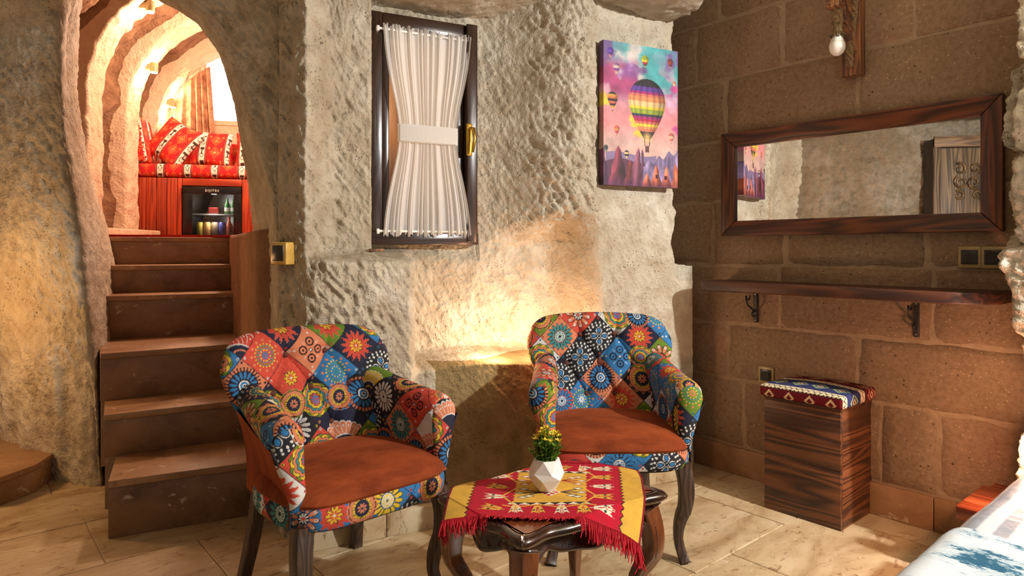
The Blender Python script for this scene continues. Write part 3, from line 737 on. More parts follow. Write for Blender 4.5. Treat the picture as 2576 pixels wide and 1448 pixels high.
# ------------------------------------------------------------------ window with sheer curtain
wi = thing('window_1', back(0, .245, 0), AB, kind='structure')
s0, s1, z0, z1 = -.555, -.075, 1.128, 2.102; fwid = .052
def wpiece(nm, a, b_, c, d, y0, y1, mat, par=None, bev=.005): return MB().box(a, b_, y0, y1, c, d).build(nm, mat, wi if par is None else par, bevel=bev)
wpiece('jamb', s0, s0+fwid, z0, z1, -.03, .06, WD_WIN); wpiece('jamb', s1-fwid, s1, z0, z1, -.05, .06, WD_WIN)
wpiece('head_rail', s0+fwid, s1-fwid, z1-fwid-.012, z1, -.028, .06, WD_WIN_X); wpiece('sill_rail', s0-.004, s1+.006, z0-.012, z0+.042, -.045, .06, WD_WIN_X)
a0, a1, q0, q1 = s0+fwid, s1-fwid, z0+.044, z1-fwid-.014; sw = .034
wpiece('sash_stile', a0+.002, a0+sw, q0, q1, -.012, .03, WD_WIN); wpiece('sash_stile', a1-sw-.012, a1-.002, q0, q1, -.012, .03, WD_WIN)
wpiece('sash_rail', a0+sw, a1-sw-.012, q1-sw, q1, -.012, .03, WD_WIN_X); wpiece('sash_rail', a0+sw, a1-sw-.012, q0, q0+sw, -.012, .03, WD_WIN_X)
wpiece('pane', a0+sw-.004, a1-sw-.008, q0+sw-.004, q1-sw+.004, .01, .014, GLASS, None, 0)
hz = 1.585; hx = a1+.008
hd = MB().box(hx-.014, hx+.014, -.058, -.05, hz-.072, hz+.072).build('handle', BRASS, wi, bevel=.004)
tb = MB().tube([(hx+.004, -.058, hz+.05), (hx+.010, -.082, hz+.045), (hx+.012, -.088, hz+.0), (hx+.006, -.082, hz-.06)], [.007, .008, .009, .006], 8).build('lever', BRASS, hd, smooth=True)
cv = thing('sheer_curtain', back((s0+s1)/2, .245-.045, 0), AB, 'sheer white curtain gathered in the middle over the small window', 'curtain')
cz0, cz1 = z0+.028, z1-.058; chw = .198
U, V = np.meshgrid(np.linspace(-1, 1, 340), np.linspace(0, 1, 200), indexing='ij')
Zc = cz0+(cz1-cz0)*V; tz = .49
wdt = chw*(1-.36*np.exp(-np.abs((V-tz)/.33)**1.9*1.25))*1.02
gather = np.exp(-np.abs(V-tz)/.30)
ph = U*34+1.8*np.sin(U*7)+.9*np.sin(U*19+2)
hem = np.clip(sm(.05, .0, V)+sm(.955, 1, V), 0, 1) if False else (1-sm(.0, .05, V))+sm(.955, 1, V)
Yc = -.004+.007*np.sin(ph)*(.6+.7*(1-gather))+.004*np.sin(ph*2.7+1)*(1+hem)
Xc = U*wdt+.006-.012*V*0
Zc = Zc+hem*.006*np.sin(U*41+2*np.sin(U*13))*np.sign(V-.5)
grid('curtain_panel', np.stack([Xc, Yc, Zc], -1), SHEER, cv)
U, V = np.meshgrid(np.linspace(-1, 1, 60), np.linspace(0, 1, 8), indexing='ij')
zt = cz0+(cz1-cz0)*tz
grid('tie_band', np.stack([U*.136+.006, -.016-.012*np.sqrt(1-np.clip(np.abs(U), 0, 1)**4)+.010, zt-.038+.076*V], -1), SHEER, cv)
MB().box(-.125, .137, -.024, -.020, zt-.036, zt+.036).build('tie_band_face', sheer('tie_cloth', C(240, 236, 230), .95), cv, bevel=.002)
for zr in (cz0+.018, cz1-.018):
    rod = MB().tube([(-.215, .002, zr), (.222, .002, zr)], .0055, 8).build('curtain_rod', WHITEPL, cv, smooth=True)
    for xr in (-.212, .219): MB().box(xr-.006, xr+.006, -.004, .033, zr-.012, zr+.010).build('rod_bracket', WHITEPL, rod, bevel=.002)
wg = MB().box(-.028, .028, -.015, .012, 0, .012).build('wooden_wedge', WD_LAMP, bevel=.002); wg.location = back(wall_s(935, .18), .10, 1.088); wg.rotation_euler = (0, 0, AB); props(wg, 'little wooden wedge on the ledge under the window', 'wedge')

# ------------------------------------------------------------------ balloon picture
def paint_picture(n, m):
    X, Y = np.meshgrid(np.linspace(0, 1, n), np.linspace(0, 1, m), indexing='ij')     # Y up
    asp = .65/.42; Yv = Y*asp
    def nz(sx, sy, o=5, s=0): return fbm(np.stack([X*sx+s, Yv*sy+s*.7, X*0+s], -1), o)*.5+.5
    def mixc(c, k, col): return c*(1-k[..., None])+np.array(col, float)*k[..., None]
    c = np.zeros(X.shape+(3,)); c[:] = (236, 190, 176)
    c = mixc(c, sm(.30, .46, Y), (240, 150, 150)); c = mixc(c, sm(.44, .7, Y), (226, 170, 186)); c = mixc(c, sm(.68, .95, Y), (120, 178, 190))
    teal = sm(.50, .66, nz(2.2, 2.2, 4, 3)+.35*(X-.5)+.5*(Y-.78)); c = mixc(c, teal*sm(.6, .75, Y), (92, 186, 188))
    cr = sm(.52, .72, nz(2.6, 2.6, 5, 8)); c = mixc(c, cr*sm(.55, .7, Y), (236, 222, 214))
    mg = sm(.50, .68, nz(3, 2.6, 5, 15)+.25*(.5-X)); c = mixc(c, mg*sm(.55, .68, Y)*(1-sm(.80, .92, Y)), (190, 78, 128))
    pu = sm(.52, .7, nz(3, 3, 4, 21)+.3*(.35-X)); c = mixc(c, pu*sm(.72, .8, Y)*.8, (140, 90, 158))
    ye = sm(.46, .62, nz(2, 4.5, 5, 27)+.55*(.30-X)-1.2*np.abs(Y-.46)); c = mixc(c, ye, (250, 214, 70))
    pk = sm(.48, .64, nz(2.4, 3, 5, 33)+.5*(X-.62)-.7*np.abs(Y-.48)); c = mixc(c, pk, (206, 84, 150))
    c = mixc(c, sm(.45, .7, nz(3, 4, 5, 40)+.3*(X-.7)-.9*np.abs(Y-.6))*.8, (228, 196, 220))
    c = c*(.88+.24*nz(6, 6, 5, 50))[..., None]
    # far mesa and rocks
    c = mixc(c, ((Y < .225+.012*np.sin(X*9)) & (X > .03) & (X < .7)).astype(float), (150, 128, 168))
    ground = .10+.03*np.sin(X*7)
    c = mixc(c, (Y < ground+.06).astype(float), (104, 58, 84))
    stx = nz(14, 5, 4, 60)
    def spire(x0, h, w, col, sk=0):
        t = np.clip((h-Y)/h, 0, 1); half = w*t**.8+.006*np.sin(Y*60); m = (np.abs(X-x0-sk*t) < half) & (Y < h)
        cc = np.array(col)[None, None]*(.55+.9*stx)[..., None]*(1.15-.5*sm(-.02, .03, X-x0-sk*t))[..., None]; c[m] = cc[m]
    spire(.0, .25, .07, (96, 52, 80)); spire(.19, .285, .13, (140, 62, 78)); spire(.34, .20, .08, (176, 80, 74)); spire(.46, .275, .10, (134, 76, 96), -.05); spire(.505, .27, .05, (110, 66, 90), .03); spire(.60, .20, .12, (120, 100, 130))
    slope = .16+.10*sm(.5, 1.0, X)+.02*np.sin(X*45); m = (Y < slope) & (X > .52); cc = np.array((150, 128, 168))*(.5+1.0*nz(16, 4, 4, 70))[..., None]; c[m] = cc[m]
    for x0, h, w in ((.70, .16, .07), (.84, .15, .06), (.97, .20, .05), (.57, .10, .06)): spire(x0, h, w*1.2, (222, 116, 84))
    for x0, y0 in ((.705, .075), (.83, .07)): c[(np.abs(X-x0) < .018) & (np.abs(Y-y0) < .014)] = (80, 36, 40)
    low = sm(.10, .0, Y) if False else 1-sm(.0, .09, Y+.05*nz(8, 8, 4, 80)); c = mixc(c, low*.75, (96, 44, 88))
    # balloons
    def balloon(bx, by, r, bands, dark=False):
        u = (X-bx)*.42/r; v = (Y-by)*.65/r
        prof = np.where(v > 0, np.sqrt(np.clip(1-v*v, 0, 1)), np.clip(1-(np.clip(-v, 0, 1.75)/1.75)**1.5*.92, 0, 1)); prof = np.where((v > 1) | (v < -1.62), 0, prof)
        m = np.abs(u) < prof
        q = u/np.maximum(prof, 1e-3); g = np.arcsin(np.clip(q, -1, 1))/PI*8
        vv = (1-v)/2.62+-.007*np.abs(np.cos(g*PI))
        idx = np.clip((vv*len(bands)).astype(int), 0, len(bands)-1); cc = np.array(bands, float)[idx]
        sh = .86+.26*np.cos((g % 1-.5)*PI)-.32*sm(.1, 1.0, q)
        cc = cc*sh[..., None]; c[m] = np.clip(cc, 0, 255)[m]
        b = (np.abs(u) < .10) & (v < -1.92) & (v > -2.2); c[b] = (110, 70, 60)
        c[(np.abs(np.abs(u)-.12*(1+(-1.9-v)*-.6)) < .02) & (v < -1.55) & (v > -1.95)] = (60, 40, 44)
        gl = np.exp(-((u)**2+(v+1.55)**2)/.05); c[:] = mixc(c, np.clip(gl, 0, 1)*.9, (255, 214, 120))
    K_, PUR, MAG, COR, ORG, PEA, YEL, LIM, GRY, RED = (44, 34, 40), (96, 60, 150), (176, 40, 120), (226, 120, 96), (236, 150, 96), (246, 206, 140), (250, 216, 60), (160, 176, 50), (66, 60, 74), (200, 40, 74)
    big = [K_, K_, K_, PUR, PUR, MAG, COR, ORG, ORG, PEA, PEA, YEL, LIM, LIM, GRY, MAG, RED, COR, YEL, ORG, COR, K_, K_, K_]
    balloon(.575, .605, .106, big)
    balloon(.115, .605, .028, [K_, (226, 160, 60), (226, 120, 60), K_, (230, 110, 70), K_, (226, 120, 60)]); balloon(.545, .905, .020, [LIM, LIM, YEL, RED, K_]); balloon(.895, .915, .016, [(120, 60, 60), (160, 70, 60), (110, 50, 60)])
    balloon(.085, .93, .017, [PUR, (120, 80, 190), PUR, (200, 120, 140)]); balloon(.165, .825, .018, [(150, 100, 150), (230, 200, 190), (130, 80, 150), (220, 160, 150)]); balloon(.17, .395, .015, [(226, 110, 90), ORG, RED])
    balloon(.91, .375, .016, [(200, 110, 100), (240, 190, 150), (210, 110, 110)]); balloon(.30, .228, .014, [K_, PEA, K_, PEA]); balloon(.03, .258, .012, [(60, 80, 60), (60, 70, 80), (110, 140, 110)]); balloon(.95, .765, .010, [(236, 140, 110), (250, 200, 150)])
    return np.clip(c*.86, 0, 255)
pic = thing('balloon_picture', back((.418+.836)/2, -.012, 1.385), AB, 'canvas print of a striped hot-air balloon over rock spires on the rough wall', 'picture')
n, m = 230, 350; PC = paint_picture(n, m); pw, phh = .418, .645
U, V = np.meshgrid(np.linspace(-pw/2, pw/2, n), np.linspace(0, phh, m), indexing='ij')
grid('canvas_print', np.stack([U, U*0-.060, V], -1), CANVAS, pic, col=PC)
YS = np.linspace(-.060, -.025, 6)
for nm, pts, cols in (('canvas_side', (-pw/2, None), PC[0]), ('canvas_side', (pw/2, None), PC[-1])):
    P = np.stack([np.full((6, m), pts[0]), np.broadcast_to(YS[:, None], (6, m)), np.broadcast_to(V[0], (6, m))], -1); grid(nm, P, CANVAS, pic, col=np.broadcast_to(cols, (6, m, 3)).copy()*.9)
for zz_, cols in ((0, PC[:, 0]), (phh, PC[:, -1])):
    P = np.stack([np.broadcast_to(U[:, 0][:, None], (n, 6)), np.broadcast_to(YS, (n, 6)), np.full((n, 6), zz_)], -1); grid('canvas_edge', P, CANVAS, pic, col=np.broadcast_to(cols[:, None], (n, 6, 3)).copy()*.9)
MB().box(-pw/2+.004, pw/2-.004, -.052, -.02, .004, phh-.004).build('stretcher', WD_LAMP, pic)

# ------------------------------------------------------------------ mirror, shelf, lamp, sockets on the right wall
def rx(xp, y=0.0): a = (xp-CX)/F; Y = (2.92+y)/(a*RN[0]+RN[1]); return float(np.dot([a*Y, Y, 0], RXv))
mi = thing('wall_mirror', RO+np.array([0, 0, 1.162]), AR, 'long mirror in a wide dark-stained wooden frame above the shelf', 'mirror')
m0, m1, mh, mf = rx(1815, -.03), rx(2524, -.03), .50, .072
def mitre(pts, mat): 
    V = [(x, y, z) for x, z in pts for y in (-.034, .0)]
    # front face slopes slightly towards the glass
    V = [(x, (y if y == 0 else (-.038 if k in (0, 3) else -.026)), z) for k, (x, z) in enumerate(pts) for y in (-1, 0)]
    f = [(0, 2, 4, 6), (1, 7, 5, 3), (0, 1, 3, 2), (2, 3, 5, 4), (4, 5, 7, 6), (6, 7, 1, 0)]
    return MB().add(V, f).build('frame_piece', mat, mi, bevel=.004)
g_ = .0012
mitre([(m0, mh), (m0+mf, mh-mf), (m1-mf, mh-mf), (m1, mh)], WD_FRAME_X); mitre([(m1, 0), (m1-mf, mf), (m0+mf, mf), (m0, 0)], WD_FRAME_X)
mitre([(m0, 0), (m0+mf, mf+g_), (m0+mf, mh-mf-g_), (m0, mh)], WD_FRAME_Z); mitre([(m1, mh), (m1-mf, mh-mf-g_), (m1-mf, mf+g_), (m1, 0)], WD_FRAME_Z)
MB().box(m0+mf-.004, m1-mf+.004, -.014, -.010, mf-.004, mh-mf+.004).build('mirror_glass', MIRROR, mi)
sh = thing('wall_shelf', RO+np.array([0, 0, .905]), AR, 'dark-stained wooden wall shelf on two scrolled iron brackets', 'shelf')
h0, h1, hd_ = -1.80, -.645, .27
MB().prism([(h0, 0), (h0, -hd_+.06), (h0+.02, -hd_+.02), (h0+.06, -hd_), (h1-.14, -hd_), (h1-.06, -hd_+.04), (h1, -hd_+.12), (h1, 0)], 0, .043).build('shelf_board', WD_SHELF, sh, bevel=.006)
for xp in (1903, 2307):
    xb = rx(xp); br = MB().box(xb-.010, xb+.010, -.012, .004, -.155, -.002).build('bracket', IRON, sh, bevel=.003)
    MB().box(xb-.010, xb+.010, -.20, -.01, -.006, 0).build('bracket_arm', IRON, br, bevel=.002)
    def spiral(c, r0, r1, a0, a1, n=20): return [(xb, c[0]+(r0+(r1-r0)*k/(n-1))*math.cos(a0+(a1-a0)*k/(n-1)), c[1]+(r0+(r1-r0)*k/(n-1))*math.sin(a0+(a1-a0)*k/(n-1))) for k in range(n)]
    p = spiral((-.072, -.028), .012, .020, .2, -3.3)[:]+[(xb, -.093, -.045), (xb, -.075, -.07), (xb, -.04, -.09), (xb, -.012, -.098)]
    MB().tube(p, .0042, 8).build('scroll', IRON, br, smooth=True)
    MB().tube(spiral((-.026, -.115), .016, .009, .8, 5.6), .0042, 8).build('scroll', IRON, br, smooth=True)
    for zq_ in (-.022, -.145): MB().lathe([(0, 0), (.004, 0), (.003, .0015), (0, .002)], 10).build('screw', STEEL, br, loc=(xb, -.0125, zq_)).rotation_euler = (PI/2, 0, 0)
# wooden wall lamp with rope and bulb
xl = rx(2152); wl_ = thing('wall_lamp', RO+RXv*xl, AR, 'rustic wooden wall lamp with rope and unlit opal bulb above the mirror', 'wall lamp')
MB().box(-.040, .040, -.052, .0, 1.825, 2.45).build('post', WD_LAMP, wl_, bevel=.004)
MB().box(-.030, .022, -.215, -.05, 2.075, 2.125).build('arm', wood_mat('lamp_arm_wood', C(90, 56, 34), C(176, 122, 78), 'y', 1.3, .6), wl_, bevel=.003)
MB().tube([(.012, -.18, 2.12), (.012, -.045, 1.93)], .021, 4, square=True).build('brace', WD_LAMP, wl_, bevel=.002)
MB().lathe([(0, 0), (.013, 0), (.012, .004), (0, .005)], 16).build('wood_plug', WD_LAMP, wl_, loc=(.004, -.053, 1.872)).rotation_euler = (PI/2, 0, 0)
MB().lathe([(0, 0), (.0055, 0), (.004, .002), (0, .002)], 10).build('screw', STEEL, wl_, loc=(.008, -.053, 2.10)).rotation_euler = (PI/2, 0, 0)
bx, by = -.004, -.165
def rope(path, R=.011, strands=3, tw=70, name='rope', n=90):
    path = np.array(path, float); sg = np.concatenate([[0], np.cumsum(np.linalg.norm(np.diff(path, axis=0), axis=1))]); t = np.linspace(0, sg[-1], n)
    Pc_ = np.stack([np.interp(t, sg, path[:, i]) for i in range(3)], -1); mb = MB()
    for k in range(strands):
        a = t*tw+k*2*PI/strands; mb.tube(Pc_+np.stack([np.cos(a)*R*.55, np.sin(a)*R*.55, 0*a], -1), R*.62, 7)
    return mb.build(name, ROPE, wl_, smooth=True)
rope([(bx, by, 2.08), (bx, by, 2.02)], .020, 4, 40); rope([(.03, -.07, 2.16), (.02, -.075, 2.03), (.006, -.07, 1.92), (.002, -.06, 1.86)], .014)
rope([(.0, -.12, 2.14), (-.005, -.10, 2.22), (.0, -.08, 2.4)], .016)
fr_ = MB(); r3 = random.Random(5)
for k in range(110):
    a = r3.uniform(0, 2*PI); r0 = r3.uniform(.006, .016); zt_ = 2.045-r3.uniform(0, .012)
    flare = r3.uniform(.018, .034); fr_.tube([(bx+r0*math.cos(a), by+r0*math.sin(a), zt_), (bx+.020*math.cos(a), by+.020*math.sin(a), 2.012), (bx+.017*math.cos(a), by+.017*math.sin(a), 1.985), (bx+flare*math.cos(a+.2), by+flare*math.sin(a+.2), 1.972-r3.uniform(0, .014))], .0016, 4)
o = fr_.build('rope_fray', ROPE, wl_, smooth=True); o['kind'] = 'stuff'
MB().lathe([(0, 1.99), (.013, 1.99), (.016, 1.975), (.022, 1.955), (.027, 1.943), (0, 1.943)], 24, (bx, by, 0)).build('bulb_collar', WHITEPL, wl_, smooth=True)
MB().lathe([(0, 1.944), (.0275, 1.943), (.031, 1.928), (.030, 1.912), (.024, 1.898), (.013, 1.889), (.0, 1.886)], 28, (bx, by, 0)).build('bulb_globe', BULB, wl_, smooth=True)
# sockets and switches
def plate(root, cx, cz, w=.078, h=.080, kind='socket'):
    MB().box(cx-w/2, cx+w/2, -.010, 0, cz-h/2, cz+h/2).build('cover_plate', PLATE, root, bevel=.003)
    i = MB().box(cx-.027, cx+.027, -.0135, -.009, cz-.027, cz+.027).build('insert', PLATE_DK, root, bevel=.002)
    if kind == 'socket':
        MB().lathe([(.021, 0), (.019, .0), (.019, .003), (.021, .003)], 24).build('socket_rim', PLATE_DK, i, loc=(cx, -.0135, cz)).rotation_euler = (PI/2, 0, 0)
        MB().lathe([(0, 0), (.018, 0), (.018, .0008), (0, .0008)], 24).build('socket_well', BLACK, i, loc=(cx, -.0136, cz)).rotation_euler = (PI/2, 0, 0)
        for q in (-.009, .009): MB().lathe([(0, 0), (.0025, 0), (.0025, .001), (0, .001)], 8).build('pin_hole', STEEL, i, loc=(cx+q, -.0146, cz)).rotation_euler = (PI/2, 0, 0)
so = thing('wall_socket', RO+RXv*rx(1929), AR, 'single power socket with champagne frame low beside the box stool', 'socket'); plate(so, 0, .506)
so = thing('double_switch', RO+RXv*rx(2470), AR, 'double champagne plate with dark switch and socket beside the mirror end', 'switch'); plate(so, -.037, 1.068, .074, .082, 'switch'); plate(so, .037, 1.068, .074, .082)
so = thing('light_switch', (-.866, 2.478, 1.0), math.radians(-28), 'gold-framed light switch on the rock beside the stair arch', 'switch')
MB().box(-.041, .041, -.016, .03, .04, .124).build('cover_plate', GOLD, so, bevel=.004); MB().box(-.028, .028, -.020, -.014, .054, .112).build('rocker', PLATE_DK, so, bevel=.003)

# ------------------------------------------------------------------ box stool
def kilim_stool(U, V):          # U across the seat, V along
    c = np.empty(U.shape+(3,)); c[:] = (104, 14, 28)
    def band(a, b_, col): c[(V > a) & (V < b_)] = col
    t = np.abs((U*42) % 1-.5)*2
    band(.035, .16, (44, 50, 96)); band(.0, .035, (226, 212, 176)); band(.16, .20, (226, 212, 176)); band(-.02, .0, (30, 22, 26)); band(.20, .21, (40, 20, 24))
    c[(V > .0) & (V < .035) & (np.abs(V-.017-(t-.5)*.018) < .004)] = (60, 44, 50); c[(V > .16) & (V < .20) & (np.abs(V-.18-(t-.5)*.02) < .004)] = (150, 60, 50)
    c[(V > -.015) & (V < -.006) & ((U*60) % 1 < .6)] = (226, 206, 140)
    d = np.abs(((U/.085) % 1)-.5)*.085+np.abs(V-.10)
    c[(d < .036) & (d > .026)] = (150, 170, 120); c[(d < .016)] = (206, 196, 150); c[(d < .008)] = (120, 30, 40)
    d = np.abs(((U/.10) % 1)-.5)*.10+np.abs(V-.265)
    c[(d < .040) & (d > .030)] = (200, 130, 110); c[(d < .018) & (d > .008)] = (216, 176, 140)
    d = np.abs(((U/.085) % 1)-.5)*.085+np.abs(V+.045); c[(d < .022) & (d > .012)] = (220, 190, 150)
    return c
stl = thing('box_stool', (1.278, 2.565, 0), AR, 'tall wooden box stool with striped kilim cushion top', 'stool')
# local x = along the wall towards the bed, local y = into the wall; near corner at the origin
sx, sy, sz = .317, .303, .462
for a, b_ in ((0, .23), (.23, sz)): MB().box(-sx, 0, 0, .018, a+.0005, b_-.0005).build('front_board', WD_STOOL, stl, bevel=.002)
for a, b_ in ((0, .23), (.23, sz)): MB().box(-.018, 0, .0185, sy, a+.0005, b_-.0005).build('side_board', WD_STOOL_Y, stl, bevel=.002); MB().box(-sx, -sx+.018, .0185, sy, a+.0005, b_-.0005).build('side_board', WD_STOOL_Y, stl, bevel=.002)
MB().box(-sx+.018, -.018, sy-.018, sy, 0, sz).build('back_board', WD_STOOL, stl); MB().box(-sx, 0, 0, sy, sz, sz+.012).build('lid_board', WD_STOOL, stl)
mb = MB(); cols = []
lx, ly, lz = sx+.034, sy+.034, .052
def sface(nu, nv, fn, pat):
    U, V = np.meshgrid(np.linspace(-1, 1, nu), np.linspace(-1, 1, nv), indexing='ij'); H = np.array([lx, ly, lz])/2; r = .016
    q = np.stack(fn(U, V), -1)*H; inn_ = np.clip(q, -(H-r), H-r); d = q-inn_; dl = np.linalg.norm(d, axis=-1, keepdims=True); q = inn_+d/np.maximum(dl, 1e-9)*r
    q[..., 2] += np.where(q[..., 2] > 0, .012*np.cos(q[..., 0]/lx*PI)*np.cos(q[..., 1]/ly*PI), 0)
    mb.grid(q+np.array([-sx/2, sy/2, sz+.012+lz/2])); cols.append(kilim_stool(*pat(U, V)).reshape(-1, 3))
sface(120, 120, lambda U, V: (U, V, U*0+1), lambda U, V: (U*lx/2, (V+1)/2*ly)); sface(10, 10, lambda U, V: (U, V, U*0-1), lambda U, V: (U*lx/2, V*0-.1))
for s_ in (-1, 1):
    sface(120, 24, lambda U, V: (U, U*0+s_, V), lambda U, V: (U*lx/2, np.where(s_ < 0, -.01-(1-V)/2*lz*.9, .3+V*.01)))
    sface(120, 24, lambda U, V: (U*0+s_, U, V), lambda U, V: (V*lz/2+.05, (U+1)/2*ly))
o = mb.build('kilim_cushion', KILIM, stl, smooth=True, col=np.concatenate(cols)); bm_fix(o)

# ------------------------------------------------------------------ mandala print
RED, NAVY, BLUE, GREEN, SAL, WHT, YEL, INK, TEAL, BLK = (212, 76, 58), (36, 38, 62), (52, 124, 182), (104, 140, 40), (218, 132, 92), (226, 226, 220), (232, 196, 52), (34, 22, 34), (60, 140, 140), (34, 36, 40)
BG = [RED, NAVY, BLUE, GREEN, SAL, WHT, BLK, NAVY, RED, BLUE]
def mandala(U, V, ox=0.0, oy=0.0):
    U = (U+ox); V = (V+oy); g = .116
    p = (U+V)/math.sqrt(2)/g; q = (V-U)/math.sqrt(2)/g
    i, j = np.floor(p), np.floor(q); a = 2*(p-i)-1; b = 2*(q-j)-1
    out = np.empty(U.shape+(3,))
    def draw(sel, a, b, hid, k1, k2):
        r = np.hypot(a, b)[sel]; th = np.arctan2(b, a)[sel]; h = hid[sel]; c = np.array(BG, float)[(k1[sel]*len(BG)).astype(int)]
        A, Bv = a[sel], b[sel]; f2 = np.array([RED, BLUE, SAL, YEL, TEAL, WHT], float)[(k2[sel]*6).astype(int)]
        f3 = np.array([YEL, WHT, SAL, RED, BLUE, NAVY], float)[(((k2*7.3+k1*3.1) % 1)[sel]*6).astype(int)]
        def put(m, col): c[m] = col[m] if isinstance(col, np.ndarray) else col
        def pet(n, r0, r1, w, ph=0):
            t = (r-r0)/(r1-r0); aa = np.abs((th/(2*PI)*n+ph) % 1-.5); sh = w*np.sin(PI*np.clip(t, 0, 1)**.75)**.6; return (t > 0) & (t < 1) & (aa < sh), (t > .08) & (t < .90) & (aa < sh*.74)
        def ring(r0, w): return np.abs(r-r0) < w
        M = h == 0          # daisy with many petals
        x, y = pet(16, .36, .94, .5); put(M & x, INK); put(M & y, f2); put(M & (r < .40), INK); put(M & (r < .36), WHT); put(M & (r < .31), f2); z, _ = pet(12, .08, .30, .30); put(M & z, WHT); put(M & (r < .09), INK)
        M = h == 1          # sunflower disc
        x, y = pet(12, .5, .98, .52); put(M & x, SAL); put(M & ring(.86, .03) & x, INK); x, y = pet(22, .40, .66, .5); put(M & x, INK); put(M & y, YEL); put(M & (r < .48), NAVY); x, y = pet(8, .05, .30, .4); put(M & x, SAL)
        M = h == 2          # pointed star
        t = (np.abs((th/(2*PI)*14) % 1-.5)*2); put(M & (r < .55+.36*t), RED); put(M & (np.abs(r-(.60+.36*t)) < .02) & (np.sin(th*60) > 0), SAL); t2 = (np.abs((th/(2*PI)*10+.3) % 1-.5)*2); put(M & (r < .26+.22*t2), INK); put(M & (r < .23+.20*t2), YEL); x, y = pet(8, .05, .24, .4); put(M & x, RED); put(M & (r < .06), WHT)
        M = h == 3          # curls
        for s1 in (-1, 1):
            for s2 in (-1, 1):
                d = np.hypot(A-s1*.34, Bv-s2*.34); put(M & (np.abs(d-.22) < .045), INK); put(M & (d < .07), INK); d = np.hypot(A-s1*.68, Bv-s2*.68); put(M & (d < .06), WHT)
        put(M & (np.maximum(np.abs(A), np.abs(Bv)) < .1), INK); put(M & (np.maximum(np.abs(A), np.abs(Bv)) < .06), WHT); put(M & (np.minimum(np.abs(A), np.abs(Bv)) < .03) & (r < .75) & (np.sin(r*50) > .2) & (r > .5), WHT)
        M = h == 4          # fan in the corner
        R4 = np.hypot(A+1, Bv+1); T4 = np.arctan2(Bv+1, A+1)/(PI/2)*7; aa = np.abs(T4 % 1-.5)
        sc = 1.32+.16*np.sqrt(np.clip(1-(aa*2)**2, 0, 1)); put(M & (R4 < sc), WHT); put(M & (R4 < sc-.06), f2); put(M & (R4 < sc-.06) & (aa > .44) & (R4 > .75), WHT); put(M & (R4 < .76), WHT); put(M & (R4 < .70), NAVY); put(M & (np.abs(R4-.45) < .04), f3); put(M & (np.hypot((aa)*.4, R4-1.2) < .06), WHT)
        M = h == 5          # clover of white hearts on black
        put(M, BLK); x, y = pet(4, .08, .62, .40, .0); put(M & x, WHT); put(M & y, BLK); x, y = pet(4, .22, .54, .2); put(M & x, BLUE); x, y = pet(16, .66, .84, .22); put(M & x, WHT); x, y = pet(20, .86, 1.0, .2, .3); put(M & x, WHT)
        M = h == 6          # rings of beads
        for rr_, n_, col, w in ((.30, 10, YEL, .045), (.46, 16, GREEN, .05), (.62, 20, YEL, .05), (.82, 12, SAL, .075)):
            aa = ((th/(2*PI)*n_) % 1-.5)*2*PI/n_*rr_; put(M & (np.hypot(aa, r-rr_) < w), col)
        put(M & ring(.54, .02), TEAL); put(M & ring(.38, .02), BLUE); x, y = pet(8, .03, .24, .4); put(M & x, f2)
        M = h == 7          # eye of blue petals
        put(M & (r < .98), SAL); put(M & (r < .98) & (np.sin(th*30) > .4) & (r > .8), INK); put(M & (r < .80), INK); x, y = pet(16, .34, .80, .46); put(M & y, BLUE); put(M & (r < .34), INK); put(M & (r < .30), WHT); put(M & (r < .23), BLUE); put(M & (r < .12), WHT); put(M & (r < .07), INK)
        M = h == 8          # flower of rounds
        x, y = pet(10, .30, .92, .46); put(M & x, INK); put(M & y, SAL); aa = ((th/(2*PI)*10) % 1-.5)*2*PI/10*.72; put(M & (np.hypot(aa, r-.72) < .085), WHT); put(M & (np.hypot(aa, r-.72) < .03), INK); put(M & (r < .34), INK); x, y = pet(9, .08, .32, .44); put(M & y, f3); put(M & (r < .10), RED)
        M = h == 9          # layered blossom
        for r1, col in ((.96, GREEN), (.90, YEL), (.78, SAL), (.62, TEAL), (.48, YEL), (.32, RED)):
            sc = r1*(.86+.14*np.abs(np.sin(th*5+r1*20))); put(M & (r < sc+.03), INK); put(M & (r < sc), col)
        x, y = pet(10, .04, .28, .4); put(M & x, BLUE)
        # stitched edges and corner dots
        e = 1-np.maximum(np.abs(A), np.abs(Bv)); put(e < .018, INK)
        for s1 in (-1, 1):
            for s2 in (-1, 1): d = np.hypot(A-s1*.86, Bv-s2*.86); put((d < .07) & (r > .95) & (h != 4), f3); put((d < .035) & (r > .95) & (h != 4), INK)
        out[sel] = c
    i_, j_ = i, j
    H0 = _hash(i_, j_, i_*0+3); H1 = _hash(i_, j_, i_*0+11); H2 = _hash(i_, j_, i_*0+23)
    draw(np.ones(U.shape, bool), a, b, np.minimum((H0*10).astype(int), 9), H1, H2)
    # round blossoms straddling the seams
    i2, j2 = np.round(p), np.round(q); a2, b2 = (p-i2)/.42, (q-j2)/.42
    sel = (np.hypot(a2, b2) < .96) & (_hash(i2, j2, i2*0+5) < .30) & ((i2+j2) % 2 == 0)
    draw(sel, a2, b2, np.array([0, 7, 1, 9, 8])[np.minimum((_hash(i2, j2, i2*0+7)*5).astype(int), 4)], _hash(i2, j2, i2*0+15), _hash(i2, j2, i2*0+21))
    return out*.93

